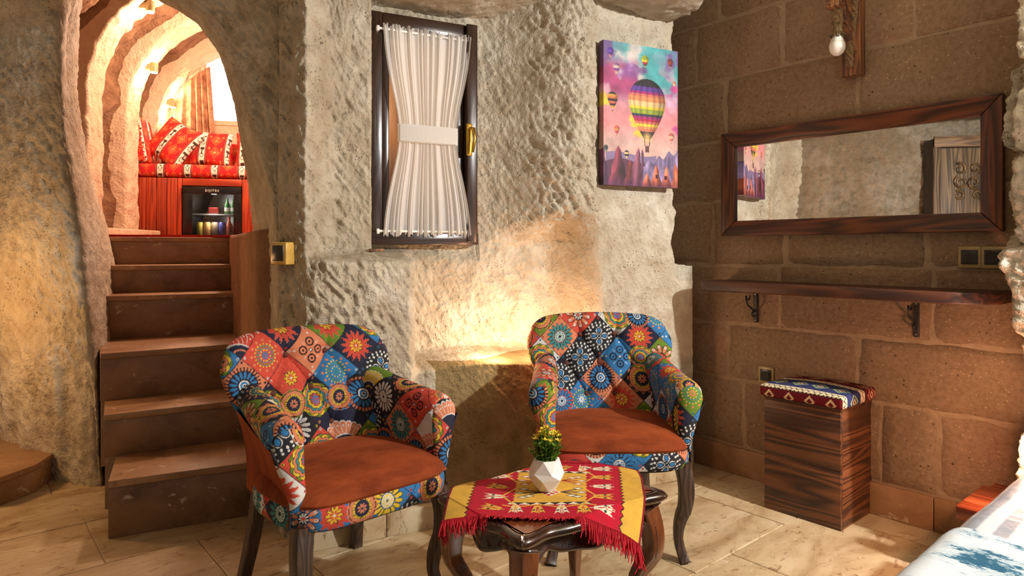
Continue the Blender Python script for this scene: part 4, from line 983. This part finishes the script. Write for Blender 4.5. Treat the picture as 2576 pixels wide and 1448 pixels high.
# ------------------------------------------------------------------ armchairs
def armchair(loc, rz, ox, oy, label):
    t = thing('armchair', (loc[0], loc[1], 0), rz, label, 'armchair', 'patchwork armchairs around the small table')
    # backrest
    nu, nv = 270, 190
    U, V = np.meshgrid(np.linspace(-1, 1, nu), np.linspace(0, 1, nv), indexing='ij')
    z0, H = .40, .43
    hw = (.212+.088*sm(0, .80, V))*(1-.07*sm(.80, 1.0, V)**1.6)
    X = U*hw; Z = z0+H*V*(1-.035*U**2-.09*np.abs(U)**9*sm(.4, 1, V))
    Yb = .150+.115*V-.085*np.abs(U)**2.2*(1-.25*V)
    puff = np.clip((1-np.abs(U)**5), 0, 1)**.5*np.clip(1-np.abs(np.clip(2*V-1, -1, 1))**9, 0, 1)**.5
    T = .060*puff
    but = [(-.26, .80), (.22, .80), (-.50, .535), (0, .535), (.50, .535), (-.25, .25), (.25, .25)]
    mx, mz = U*.27, V*H
    bp = [(u_*.27, v_*H) for u_, v_ in but]
    def segd(p, q_):
        px_, pz_ = mx-p[0], mz-p[1]; dx, dz = q_[0]-p[0], q_[1]-p[1]; k = np.clip((px_*dx+pz_*dz)/(dx*dx+dz*dz), 0, 1); return np.hypot(px_-k*dx, pz_-k*dz)
    prs = [(0, 2), (0, 3), (1, 3), (1, 4), (2, 5), (3, 5), (3, 6), (4, 6)]
    ext = [(bp[0], (bp[0][0]-.02, H)), (bp[1], (bp[1][0]+.02, H)), (bp[5], (bp[5][0], 0)), (bp[6], (bp[6][0], 0)), (bp[2], (-.30, .25)), (bp[4], (.30, .25))]
    dep = 0
    for a_, b_ in prs: dep = np.maximum(dep, .016*np.exp(-segd(bp[a_], bp[b_])/.014))
    for a_, b_ in ext: dep = np.maximum(dep, .012*np.exp(-segd(a_, b_)/.013))
    for q_ in bp: dep = dep+.018*np.exp(-((mx-q_[0])**2+(mz-q_[1])**2)/(2*.018**2))
    Yf = Yb-T+dep*puff
    bk = grid('backrest', np.stack([X, Yf, Z], -1), FABRIC, t, col=mandala(X, Z, ox, oy), flip=False)
    us = np.linspace(0, nu-1, 60).astype(int); vs_ = np.linspace(0, nv-1, 44).astype(int); ix = np.ix_(us, vs_)
    grid('rear_cover', np.stack([X[ix], (Yb+.035*puff)[ix], Z[ix]], -1), VELVET, t, flip=True)
    for (u_, v_) in but:
        k1, k2 = int((u_+1)/2*(nu-1)), int(v_*(nv-1)); MB().lathe([(0, 0), (.0115, 0), (.013, .004), (.010, .009), (0, .011)], 14).build('button', BUTTON, bk, smooth=True, loc=(X[k1, k2], Yf[k1, k2]+.001, Z[k1, k2])).rotation_euler = (PI/2+.2, 0, 0)
    # arms
    for s_ in (-1, 1):
        ny, npf = 170, 150; tq = np.linspace(0, 1, ny); pq = np.linspace(0, 1, npf); TT, PP = np.meshgrid(tq, pq, indexing='ij')
        yF, yB = -.225, .150
        xc = .262-.040*TT; zc_ = .578+.060*TT**1.3; R = .052-.010*TT
        lin_ = zc_-.40; arc = R*PI*1.12; tot = lin_+arc; l = PP*tot; onl = l < lin_
        ang = PI-np.clip((l-lin_)/R, 0, 9)
        xo = np.where(onl, xc-R*(1-.25*np.sin(PI*np.clip(l/lin_, 0, 1)))-.004, xc+R*np.cos(ang)); zo = np.where(onl, .40+l, zc_+R*np.sin(ang))
        yo = yF+(yB-yF)*TT+.012*np.sin(PI*PP)*0
        ro = np.clip(TT/.10, 0, 1); shr = np.sqrt(np.clip(1-(1-ro)**2, 0, 1))
        cxm, czm = xc-.012, np.where(onl, zo, zc_)
        xo2 = cxm+(xo-cxm)*(.72+.28*shr); zo2 = np.where(onl, zo, zc_+(zo-zc_)*(.72+.28*shr))
        Pm = np.stack([s_*xo2, yo-.012*(shr-1)*0, zo2], -1)
        mb = MB().grid(Pm, flip=(s_ < 0)); cols = [mandala(yo, l, ox+.31*s_, oy+.07).reshape(-1, 3)]
        # front face: from the roll down to the apron, narrowing
        nf, nh = 60, 130; Q, Hh = np.meshgrid(np.linspace(-1, 1, nf), np.linspace(0, 1, nh), indexing='ij')
        zb, zt_ = .385, .578+.052*.72; zf = zb+(zt_-zb)*Hh
        hw_o = np.where(zf > .578, np.sqrt(np.clip((.052*.86)**2-((zf-.578)*1.18)**2, 0, 1))*.98, .045-.030*sm(.57, .40, zf)*0-.022*(1-sm(.40, .575, zf)))
        cxx = .262-.012*np.where(zf > .578, 0, 1)*0-.022*(1-sm(.40, .575, zf))+.0
        xf = cxx+Q*hw_o; yf = yF+.004-.026*np.sqrt(np.clip(1-Q**2, 0, 1))*np.clip(1-np.abs(2*Hh-1)**6, 0, 1)**.5-.012*(1-sm(.40, .56, zf))
        mb.grid(np.stack([s_*xf, yf, zf], -1), flip=(s_ < 0)); cols.append(mandala(xf*s_, zf, ox+.62*s_+.1, oy+.31).reshape(-1, 3))
        mb.build('arm', FABRIC, t, smooth=True, col=np.concatenate(cols))
        # velvet outside
        TT, PP = np.meshgrid(np.linspace(0, 1, 40), np.linspace(0, 1, 40), indexing='ij')
        xc = .262-.040*TT; zc_ = .578+.060*TT**1.3; R = .052-.010*TT
        zt2 = zc_-R*.30; xt = xc+R*.94; zb2 = .345+.01*TT; xb_ = .262-.035*TT
        zs_ = zt2+(zb2-zt2)*PP; xs_ = xt+(xb_-xt)*PP-.020*np.sin(PI*PP)*(1-.4*TT); ys_ = -.232+(.215+.232)*TT+.0
        xs_ = xs_*(1-.20*np.clip((TT-.8)/.2, 0, 1)**2)
        grid('side_panel', np.stack([s_*xs_, ys_, zs_], -1), VELVET, t, flip=(s_ > 0))
        pp = np.stack([s_*xs_[0], ys_[0]-.001, zs_[0]], -1); MB().tube(pp, .0035, 6).build('piping', MTBLK, t, smooth=True)
    # seat cushion
    def outl(ph, grow=0):
        c, s = np.cos(ph), np.sin(ph); a_ = np.where(s < 0, .276, .276-.075*np.clip(s, 0, 1)**.6)+grow; b_ = np.where(s < 0, .262, .20)+grow
        e = .42; return a_*np.sign(c)*np.abs(c)**e, -.045+b_*np.sign(s)*np.abs(s)**(e+.12*(s < 0))
    ph = np.linspace(0, 2*PI, 140, endpoint=False); rr_ = np.concatenate([np.linspace(0, 1, 36)])
    RR, PH = np.meshgrid(rr_, ph, indexing='ij'); ex, ey = outl(PH)
    zt_ = .408+.040*np.sqrt(np.clip(1-RR**7, 0, 1))+.028*(1-RR**2)
    top = np.stack([ex*RR, -.045+(ey+.045)*RR, zt_], -1)
    mb = MB().grid(top, cv=True)
    ex, ey = outl(ph); mb.grid(np.stack([np.stack([ex, ey, ex*0+.408], -1), np.stack([ex*.985, ey*.985, ex*0+.40], -1)], 0), cv=True)
    mb.build('seat', VELVET, t, smooth=True)
    # printed apron, front and sides
    ph = np.linspace(PI*.93, PI*2.07, 4000); ex, ey = outl(ph); al = np.concatenate([[0], np.cumsum(np.hypot(np.diff(ex), np.diff(ey)))]); ph = np.interp(np.linspace(0, al[-1], 420), al, ph); vq = np.linspace(0, 1, 36); PH, VV = np.meshgrid(ph, vq, indexing='ij'); ex, ey = outl(PH, -.012+0*PH)
    bl = .012*np.sin(PI*VV)**.6; nx, ny_ = ex/.276, (ey+.045)/.26; ln = np.hypot(nx, ny_)+1e-6
    zz2 = .335+.072*VV-.010*np.sin(PI*(PH-PI))*0
    Pq = np.stack([ex+nx/ln*bl, ey+ny_/ln*bl, zz2], -1)
    sl = np.concatenate([[0], np.cumsum(np.linalg.norm(np.diff(Pq[:, 18], axis=0), axis=1))])
    grid('apron', Pq, FABRIC, t, col=mandala(np.broadcast_to(sl[:, None], VV.shape), zz2, ox+.9, oy+.05))
    MB().tube(Pq[:, -1]+np.array([0, 0, .001]), .0035, 6).build('apron_piping', WHITEPL if ox > .5 else MTBLK, t, smooth=True)
    ex, ey = outl(np.linspace(0, 2*PI, 60, endpoint=False), -.03); MB().prism(list(zip(ex, ey)), .325, .40).build('seat_base', BLACK, t)
    # legs
    for s_ in (-1, 1):
        k = np.linspace(0, 1, 14); z = .345*(1-k); out_ = .012*np.sin(k*PI*1.0)*(k < .55)+.0; bow = .016*np.sin(np.clip(k/.55, 0, 1)*PI)-.014*np.sin(np.clip((k-.5)/.5, 0, 1)*PI)*1.0+.012*np.clip((k-.8)/.2, 0, 1)
        MB().tube(np.stack([s_*(.228+bow*.7), -.238-bow, z], -1), np.interp(k, [0, .3, .75, 1], [.036, .034, .022, .024]), 4, square=True).build('leg', WD_LEG, t, bevel=.004, seg=2)
        MB().tube(np.stack([s_*(.175+.035*k**1.5), .165+.075*k**1.4, .385*(1-k)], -1), np.interp(k, [0, 1], [.032, .024]), 4, square=True).build('leg', WD_LEG, t, bevel=.003, seg=2)
    return t
MTBLK = MT('dark_piping', .8, C(30, 22, 24)).m
armchair((.365, 2.555), 0.02, .0, .0, 'patchwork-print armchair with rust velvet seat standing in front of the stone ledge')
armchair((-.565, 2.120), math.radians(43), .57, .23, 'patchwork-print armchair with rust velvet seat standing before the stairs')

# ------------------------------------------------------------------ coffee table
tbl = thing('side_table', (.115, 1.843, 0), math.radians(37.5), 'small carved table with dark moulded edge and cabriole legs', 'table')
HX, HY_ = .268, .194; ZT = .42
def tout(inset, n=60):
    pts = []
    hx, hy = HX-inset, HY_-inset; cr = .022
    sides = [((-hx, -hy), (hx, -hy)), ((hx, -hy), (hx, hy)), ((hx, hy), (-hx, hy)), ((-hx, hy), (-hx, -hy))]
    for (a_, b_) in sides:
        a_, b_ = np.array(a_), np.array(b_); d = (b_-a_); L = np.linalg.norm(d); d = d/L; nrm = np.array([d[1], -d[0]])
        for k in range(n):
            u_ = (k+.5)/n; q = a_+d*L*u_
            e = min(u_, 1-u_)*L
            off = -.011*math.exp(-((e-.095)/.040)**2)+.007*math.exp(-((u_-.5)/.16)**2)
            rd = -cr*.55*max(0, 1-e/cr)**2
            pts.append(q+nrm*(off+rd))
    return np.array(pts)
def ring(inset, z): p = tout(inset); return np.concatenate([p, np.full((len(p), 1), z)], 1)
MB().loft([ring(.030, ZT-.001), ring(.029, ZT)][::1], False, True).build('table_top', TB_TOP, tbl, smooth=False)
e = MB().loft([ring(.030, ZT-.002), ring(.020, ZT+.001), ring(.006, ZT-.003), ring(0, ZT-.012), ring(.003, ZT-.022), ring(.012, ZT-.028), ring(.016, ZT-.034), ring(.04, ZT-.034)], False, True).build('moulded_edge', TB_EDGE, tbl, smooth=True)
N4 = len(tout(0)); lens = np.linspace(0, 4, N4, endpoint=False); uu = lens % 1; sideL = np.where((lens.astype(int) % 2) == 0, 2*HX, 2*HY_); ee = np.minimum(uu, 1-uu)*sideL
low = ZT-.075-.040*np.exp(-(ee/.045)**2)-.016*np.exp(-((uu-.5)/.13)**2)+.014*np.exp(-((ee-.09)/.03)**2)
po = tout(.030); pi_ = tout(.050); rings = [np.concatenate([po, np.full((N4, 1), ZT-.033)], 1), np.concatenate([po, (low+.012)[:, None]], 1), np.concatenate([tout(.024), (low+.006)[:, None]], 1), np.concatenate([tout(.026), (low-.002)[:, None]], 1), np.concatenate([pi_, low[:, None]], 1), np.concatenate([pi_, np.full((N4, 1), ZT-.033)], 1)]
MB().loft(rings, False, False).build('carved_apron', TB_EDGE, tbl, smooth=True)
for sx_ in (-1, 1):
    for sy_ in (-1, 1):
        k = np.linspace(0, 1, 18); z = (ZT-.05)*(1-k); bow = .016*np.sin(np.clip(k/.5, 0, 1)*PI)-.022*np.sin(np.clip((k-.35)/.65, 0, 1)*PI)+.02*np.clip((k-.75)/.25, 0, 1)**1.5
        leg = MB().tube(np.stack([sx_*(HX-.050+bow), sy_*(HY_-.050+bow), z], -1), np.interp(k, [0, .25, .75, .95, 1], [.040, .034, .019, .022, .020]), 4, square=True).build('leg', TB_LEG, tbl, bevel=.006, seg=3)
        for q_ in ((1, 0), (0, 1)):
            MB().tube(np.stack([sx_*(HX-.050+bow+(.024 if q_[0] else -.010)*np.interp(k, [0, .75, 1], [1, .55, .55])), sy_*(HY_-.050+bow+(.024 if q_[1] else -.010)*np.interp(k, [0, .75, 1], [1, .55, .55])), z], -1), np.interp(k, [0, 1], [.0045, .003]), 6).build('leg_bead', TB_EDGE, leg, smooth=True)
# kilim mat with fringes
def kilim_mat(X, Y):            # 0..1 each, Y from the room-side fringe
    W_, D_ = .56, .42; c = np.empty(X.shape+(3,)); c[:] = (176, 14, 42)
    x, y = X*W_, Y*D_
    def tri(v, p): return np.abs((v/p) % 1-.5)*2
    for s_ in (0, 1):
        d = x if s_ == 0 else W_-x
        zg = .060+.009*(tri(y+.01, .024)); c[d < zg+.004] = (38, 24, 30); c[d < zg] = (206, 162, 62); c[d < .006] = (120, 20, 36)
    bx0, bx1, by0, by1 = .185, .395, .095, .325
    zz_ = .006*tri(y, .022); m = (x > bx0+zz_) & (x < bx1-zz_) & (y > by0) & (y < by1); c[m] = (210, 164, 62)
    for yb, sg in ((by0, -1), (by1, 1)):
        d = (y-yb)*sg; m = (x > bx0-.01) & (x < bx1+.01) & (d > 0) & (d < .016); c[m] = (226, 216, 190); c[m & (d < .016*tri(x, .034))] = (42, 30, 32)
    def leaf(cx_, cy_, ang, size, col, eye):
        a = ((x-cx_)*math.cos(ang)+(y-cy_)*math.sin(ang))/size; b = (-(x-cx_)*math.sin(ang)+(y-cy_)*math.cos(ang))/size; ab = np.abs(b)
        m = (a > -.9) & (a < .75) & (ab < .28+.36*(a+.9)/1.6) & (ab > .06) & ~((a > .35) & (ab < .62) & (ab > .10) & (a-.35 > np.abs(ab-.36)*1.2)); m |= (np.abs(ab) < .05) & (a > -1.2) & (a < .5)
        m &= ~((np.abs(ab-.06-(a+.2)*.12) < .035) & (a > -.6)); c[m] = col
        d = np.abs(a-.0)+np.abs(ab-.33); c[m & (d < .16)] = eye
    Wc, Yc_, G_ = (226, 214, 186), (212, 166, 66), (30, 50, 40)
    ys_ = [.055, .135, .215, .295, .37]
    for i_, yy in enumerate(ys_):
        leaf(.128, yy, PI if i_ % 2 else PI*.9, .036, Wc if i_ % 2 else Yc_, G_); leaf(.445, yy, .0, .036, Wc if i_ % 2 == 0 else Yc_, G_)
    for i_, xx in enumerate((.20, .26, .325, .385)):
        leaf(xx, .045, -PI/2*.75-.3, .032, Wc if i_ % 2 == 0 else Yc_, G_); leaf(xx, .378, PI/2*.8, .032, Wc if i_ % 2 else Yc_, G_)
    for bx_, sg in ((.128, -1), (.445, 1)):       # running vine
        v = bx_-sg*.050+sg*.030*(tri(y+.02, .16)-.5)*1.6; c[(np.abs(x-v) < .0032) & (y > .03) & (y < .39)] = Yc_
    v = .072+.022*(tri(x, .13)-.5); c[(np.abs(y-v) < .003) & (x > .16) & (x < .42)] = Yc_
    # tree arms in the yellow centre
    cx_, cy_ = .29, .21
    for sg in (-1, 1):
        for tg in (-1, 1):
            A = (x-cx_)*sg; Bq = (y-cy_)*tg
            for (a0_, b0_, a1_, b1_) in ((.01, .045, .045, .045), (.03, .045, .085, .075), (.03, .045, .085, .020), (.045, .045, .09, .047)):
                dx, dy = a1_-a0_, b1_-b0_; k = np.clip(((A-a0_)*dx+(Bq-b0_)*dy)/(dx*dx+dy*dy), 0, 1); d = np.hypot(A-a0_-k*dx, Bq-b0_-k*dy); c[d < .0028] = (44, 40, 44) if tg < 0 else (150, 30, 30)
            for (a0_, b0_) in ((.078, .078), (.078, .018), (.088, .047), (.060, .070)):
                d = np.abs(A-a0_)/.017+np.abs(Bq-b0_)/.010; c[d < 1] = (44, 40, 44) if tg < 0 else (150, 30, 30); c[d < .72] = (226, 216, 190)
    d = np.abs(x-cx_)/.030+np.abs(y-cy_+.045)/.030; m = d < 1; c[m] = (226, 216, 190); c[m & ((np.floor((x-cx_)/.010)+np.floor((y-cy_)/.010)) % 2 == 0)] = (176, 14, 42)
    return c
mat_ = thing('kilim_mat', (0, 0, 0), 0, 'fringed red and yellow kilim mat draped over the small table', 'mat')
ca, sa = math.cos(math.radians(37.5)), math.sin(math.radians(37.5))
def drape(u_, v_):
    """flat position of a point of the mat -> resting on the table, falling over its edge"""
    X = -.182+.562*u_+.022*v_-.035*u_*(1-v_); Y = 1.668+.415*v_+.0*u_-.012*u_
    dx, dy = X-.115, Y-1.843; lx_, ly_ = dx*ca+dy*sa, -dx*sa+dy*ca
    ox_, oy_ = np.clip(np.abs(lx_)-(HX-.006), 0, None)*np.sign(lx_), np.clip(np.abs(ly_)-(HY_-.010), 0, None)*np.sign(ly_)
    d = np.hypot(ox_, oy_)
    stiff = .25+.75*sm(.35, .9, 1-v_)+.55*(1-u_)*v_
    stiff = np.clip(stiff, 0, 1)*(1-.72*(1-sm(.10, .55, u_))*(1-sm(.3, .8, v_)))
    fall = np.where(d > 0, stiff*d*(.62+1.2*d), 0); pull = np.clip(1-stiff*(.18+1.1*d), .45, 1)
    lx2 = lx_-ox_*(1-pull); ly2 = ly_-oy_*(1-pull)
    Z = ZT+.0065-fall+.0018*np.sin(u_*9+v_*5)*(d <= 0)+.004*np.sin(u_*23)*np.clip(d*8, 0, 1)
    return .115+lx2*ca-ly2*sa, 1.843+lx2*sa+ly2*ca, Z
n, m = 300, 225; U, V = np.meshgrid(np.linspace(0, 1, n), np.linspace(0, 1, m), indexing='ij')
mp = np.stack(drape(U, V), -1); km = grid('woven_field', mp, KILIM, mat_, col=kilim_mat(U, V))
so_ = km.modifiers.new('solid', 'SOLIDIFY'); so_.thickness = .003; so_.offset = -1
fb = MB(); r4 = random.Random(9)
for vv, dr in ((0.0, -1), (1.0, 1)):
    for k in range(330):
        u_ = (k+r4.random())/330; P = np.array(drape(np.array(u_), np.array(vv))); Pin = np.array(drape(np.array(u_), np.array(vv-.02*dr)))
        d = P-Pin; d /= np.linalg.norm(d); L = r4.uniform(.022, .045) if dr < 0 else r4.uniform(.012, .028); jx = np.array([r4.uniform(-.5, .5), r4.uniform(-.3, .3), 0]); dxl = (P[0]-.115)*ca+(P[1]-1.843)*sa; dyl = -(P[0]-.115)*sa+(P[1]-1.843)*ca
        over = (abs(dxl) > HX-.02) or (abs(dyl) > HY_-.02)
        p1 = P+d*L*.45+jx*L*.3+np.array([0, 0, .003 if not over else -.2*L]); p2 = p1+(d*.35+jx*.6)*L*.5+np.array([0, 0, (-.55*L if over else -.0)]); 
        if not over: p2[2] = max(p2[2], ZT+.003); p1[2] = max(p1[2], ZT+.004)
        fb.tube([P, p1, p2], [.0022, .0017, .0012], 4)
for cx_, cy_, L in ((1.0, 0.0, .075), (0.0, 0.0, .06)):
    for k in range(14):
        P = np.array(drape(np.array(abs(cx_-.012*r4.random())), np.array(cy_))); fb.tube([P, P+np.array([r4.uniform(-.012, .012), r4.uniform(-.012, .004), -L*.5]), P+np.array([r4.uniform(-.016, .016), r4.uniform(-.016, .004), -L*r4.uniform(.7, 1)])], [.0022, .0018, .001], 4)
o = fb.build('fringe', FRINGE, mat_, smooth=True); o['kind'] = 'stuff'
# pot with artificial plant
pt = thing('potted_plant', (.096, 1.842, ZT+.009), .25, 'small yellow-flowering artificial plant in a faceted white pot', 'plant')
a6 = np.arange(6)*PI/3
def hexr(r, z, ph): return np.stack([r*np.cos(a6+ph), r*np.sin(a6+ph), np.full(6, z)], -1)
R0, R1, R2, R3 = hexr(.026, 0, PI/6), hexr(.051, .036, 0), hexr(.050, .052, PI/6), hexr(.037, .086, 0)
V = np.concatenate([R0, R1, R2, R3, hexr(.032, .086, 0), hexr(.030, .070, 0)]); fc = [tuple(range(5, -1, -1))]
for k in range(6):
    k2 = (k+1) % 6; fc += [(k, 6+k2, 6+k), (k, k2, 6+k2) , (6+k, 6+k2, 12+k), (6+k2, 12+k2, 12+k), (12+k, 18+k2, 18+k), (12+k, 12+k2, 18+k2), (18+k, 18+k2, 24+k2, 24+k), (24+k, 24+k2, 30+k2, 30+k)]
MB().add(V, fc).build('pot', WHITE_POT, pt)
MB().lathe([(0, .068), (.028, .070), (0, .074)], 12).build('soil', SOIL, pt)
lf_ = MB(); r5 = random.Random(21)
def leafshape(mb, p, d, L, w):
    d = np.array(d, float); d /= np.linalg.norm(d); s = np.cross(d, [0, 0, 1.0]); s = s/(np.linalg.norm(s)+1e-6); nn_ = np.cross(s, d)
    V = [p, p+d*L*.45+s*w+nn_*w*.25, p+d*L*.5-nn_*w*.15, p+d*L*.45-s*w+nn_*w*.25, p+d*L]; mb.add(V, [(0, 1, 2), (0, 2, 3), (1, 4, 2), (2, 4, 3)])
tops = []
for k in range(60):
    a = r5.uniform(0, 2*PI); r = .040*math.sqrt(r5.random()); hgt = r5.uniform(.055, .098)*(1-.30*(r/.040)**2)
    b0 = np.array([.55*r*math.cos(a), .55*r*math.sin(a), .07]); b1 = np.array([1.18*r*math.cos(a), 1.18*r*math.sin(a), .07+hgt]); lf_.tube([b0, (b0+b1)/2+np.array([0, 0, .004]), b1], .0012, 4); tops.append(b1)
    for q in range(15):
        t_ = r5.uniform(.18, 1.0); p = b0+(b1-b0)*t_; an = r5.uniform(0, 2*PI); leafshape(lf_, p, (math.cos(an), math.sin(an), r5.uniform(.2, 1.1)), r5.uniform(.012, .019), r5.uniform(.0028, .0042))
o = lf_.build('foliage', LEAF, pt); o['kind'] = 'stuff'
tops.sort(key=lambda p: -p[2])
for p in tops[:24]:
    fl = MB()
    for q in range(7): an = q*2*PI/7+r5.random(); leafshape(fl, p, (math.cos(an), math.sin(an), r5.uniform(.5, 1.2)), r5.uniform(.012, .016), .0034)
    fl.build('blossom', PETAL, pt)

# ------------------------------------------------------------------ bed, bedside slab and lamp (right edge)
# local frame of the right wall: x towards the bed (t = -x), y into the wall
bd = thing('bed', RO, AR, 'low bed with white striped sheet in the corner of the room', 'bed')
bx0, bx1, by0_, by1_ = -.530, 1.05, -2.05, -.41
nu, nv = 90, 110
U, V = np.meshgrid(np.linspace(0, 1, nu), np.linspace(0, 1, nv), indexing='ij')
def bedtop(x0, x1, y0, y1, lift):
    X = x0+(x1-x0)*U; Y = y0+(y1-y0)*V
    e = np.minimum(np.minimum(X-bx0, bx1-X), Y-by0_); R = .065
    h = np.where(e < R, np.sqrt(np.clip(R*R-(R-np.clip(e, 0, R))**2, 0, 1))-R, 0)
    Z = .45+h+lift+.006*fbm(np.stack([X*5, Y*5, X*0+lift*90], -1), 3)
    return np.stack([X, Y, Z], -1)
U = U**1.6
grid('sheet', bedtop(bx0, bx1, by0_, by1_, 0), SHEET, bd)
MB().box(bx0+.002, bx1-.002, by0_+.002, by1_, .16, .388).build('mattress', SHEET, bd); MB().box(bx0+.04, bx1-.04, by0_+.04, by1_, 0, .16).build('bed_base', WD_NIGHT, bd)
th_ = grid('throw', bedtop(bx0-.006, bx1+.006, by0_-.006, -1.155, .012), THROW); th_.location = RO; th_.rotation_euler = (0, 0, AR); props(th_, 'blue and white mottled throw across the foot of the bed', 'throw')
ns_ = thing('bedside_slab', RO, AR, 'reddish wooden bedside slab shelf beside the bed', 'shelf')
MB().box(-.722, -.40, -.37, -.07, .195, .245).build('slab', WD_NIGHT, ns_, bevel=.004); MB().box(-.70, -.42, -.07, .02, .20, .24).build('wall_cleat', WD_NIGHT, ns_)
lm = thing('bedside_lamp', RO+RXv*(-.515)+RN*(-.335)+np.array([0, 0, .246]), AR, 'turned wooden bedside lamp with glowing bulb beside the stone pier', 'lamp')
MB().lathe([(0, 0), (.055, 0), (.055, .012), (.035, .022), (.018, .03), (.016, .05), (.028, .075), (.022, .10), (.012, .115), (.014, .16), (.02, .17), (0, .17)], 20).build('base', WD_NIGHT, lm, smooth=True)
MB().lathe([(0, .17), (.012, .17), (.013, .185), (.030, .22), (.034, .245), (.028, .272), (0, .285)], 18).build('bulb', BEDGLOW, lm, smooth=True)
l = light('bedside_lamp_light', 'POINT', (0, -.02, .245), 22, (1, .40, .24), .036); l.parent = lm
# ------------------------------------------------------------------ wardrobe across the room (seen in the mirror)
wd = thing('wardrobe', (-2.12, .95, 0), 0, 'weathered wooden wardrobe with carved scroll ornament, reflected in the mirror', 'wardrobe')
MB().box(-.22, -.02, -1.0, 0, 0, 2.10).build('carcass', wood_mat('wardrobe_dark', C(24, 18, 16), C(50, 38, 30), 'z', 1, .5), wd, bevel=.004)
MB().box(-.02, .004, -.05, 0, 0, 2.10).build('stile', WD_WARD, wd, bevel=.003); MB().box(-.02, .010, -1.0, 0, 2.02, 2.12).build('cornice', wood_mat('cornice_wood', C(90, 66, 46), C(166, 130, 90), 'y', 1, .5), wd, bevel=.004)
for k in range(2): dr = MB().box(-.018, 0, -.05-.45*(k+1)+.002, -.05-.45*k-.002, .05, 2.01).build('door', WD_WARD, wd, bevel=.003)
cmat = two('carved_gilt', C(70, 52, 34), C(140, 110, 66), 30, .3)
for sgy in (-1, 1):
    for (cy_, cz_, r0, dirn) in ((.07, .10, .055, 1), (.06, -.02, .06, -1), (.08, -.14, .045, 1)):
        k = np.linspace(0, 1, 40); a = dirn*(k*4.6*PI/2)+sgy; rr_ = r0*(1-.75*k)
        MB().tube(np.stack([.010+0*k, -.275+sgy*cy_*.9+rr_*np.cos(a)*sgy, 1.72+cz_+rr_*np.sin(a)], -1), .014*(1-.5*k), 6).build('carved_scroll', cmat, wd, smooth=True)
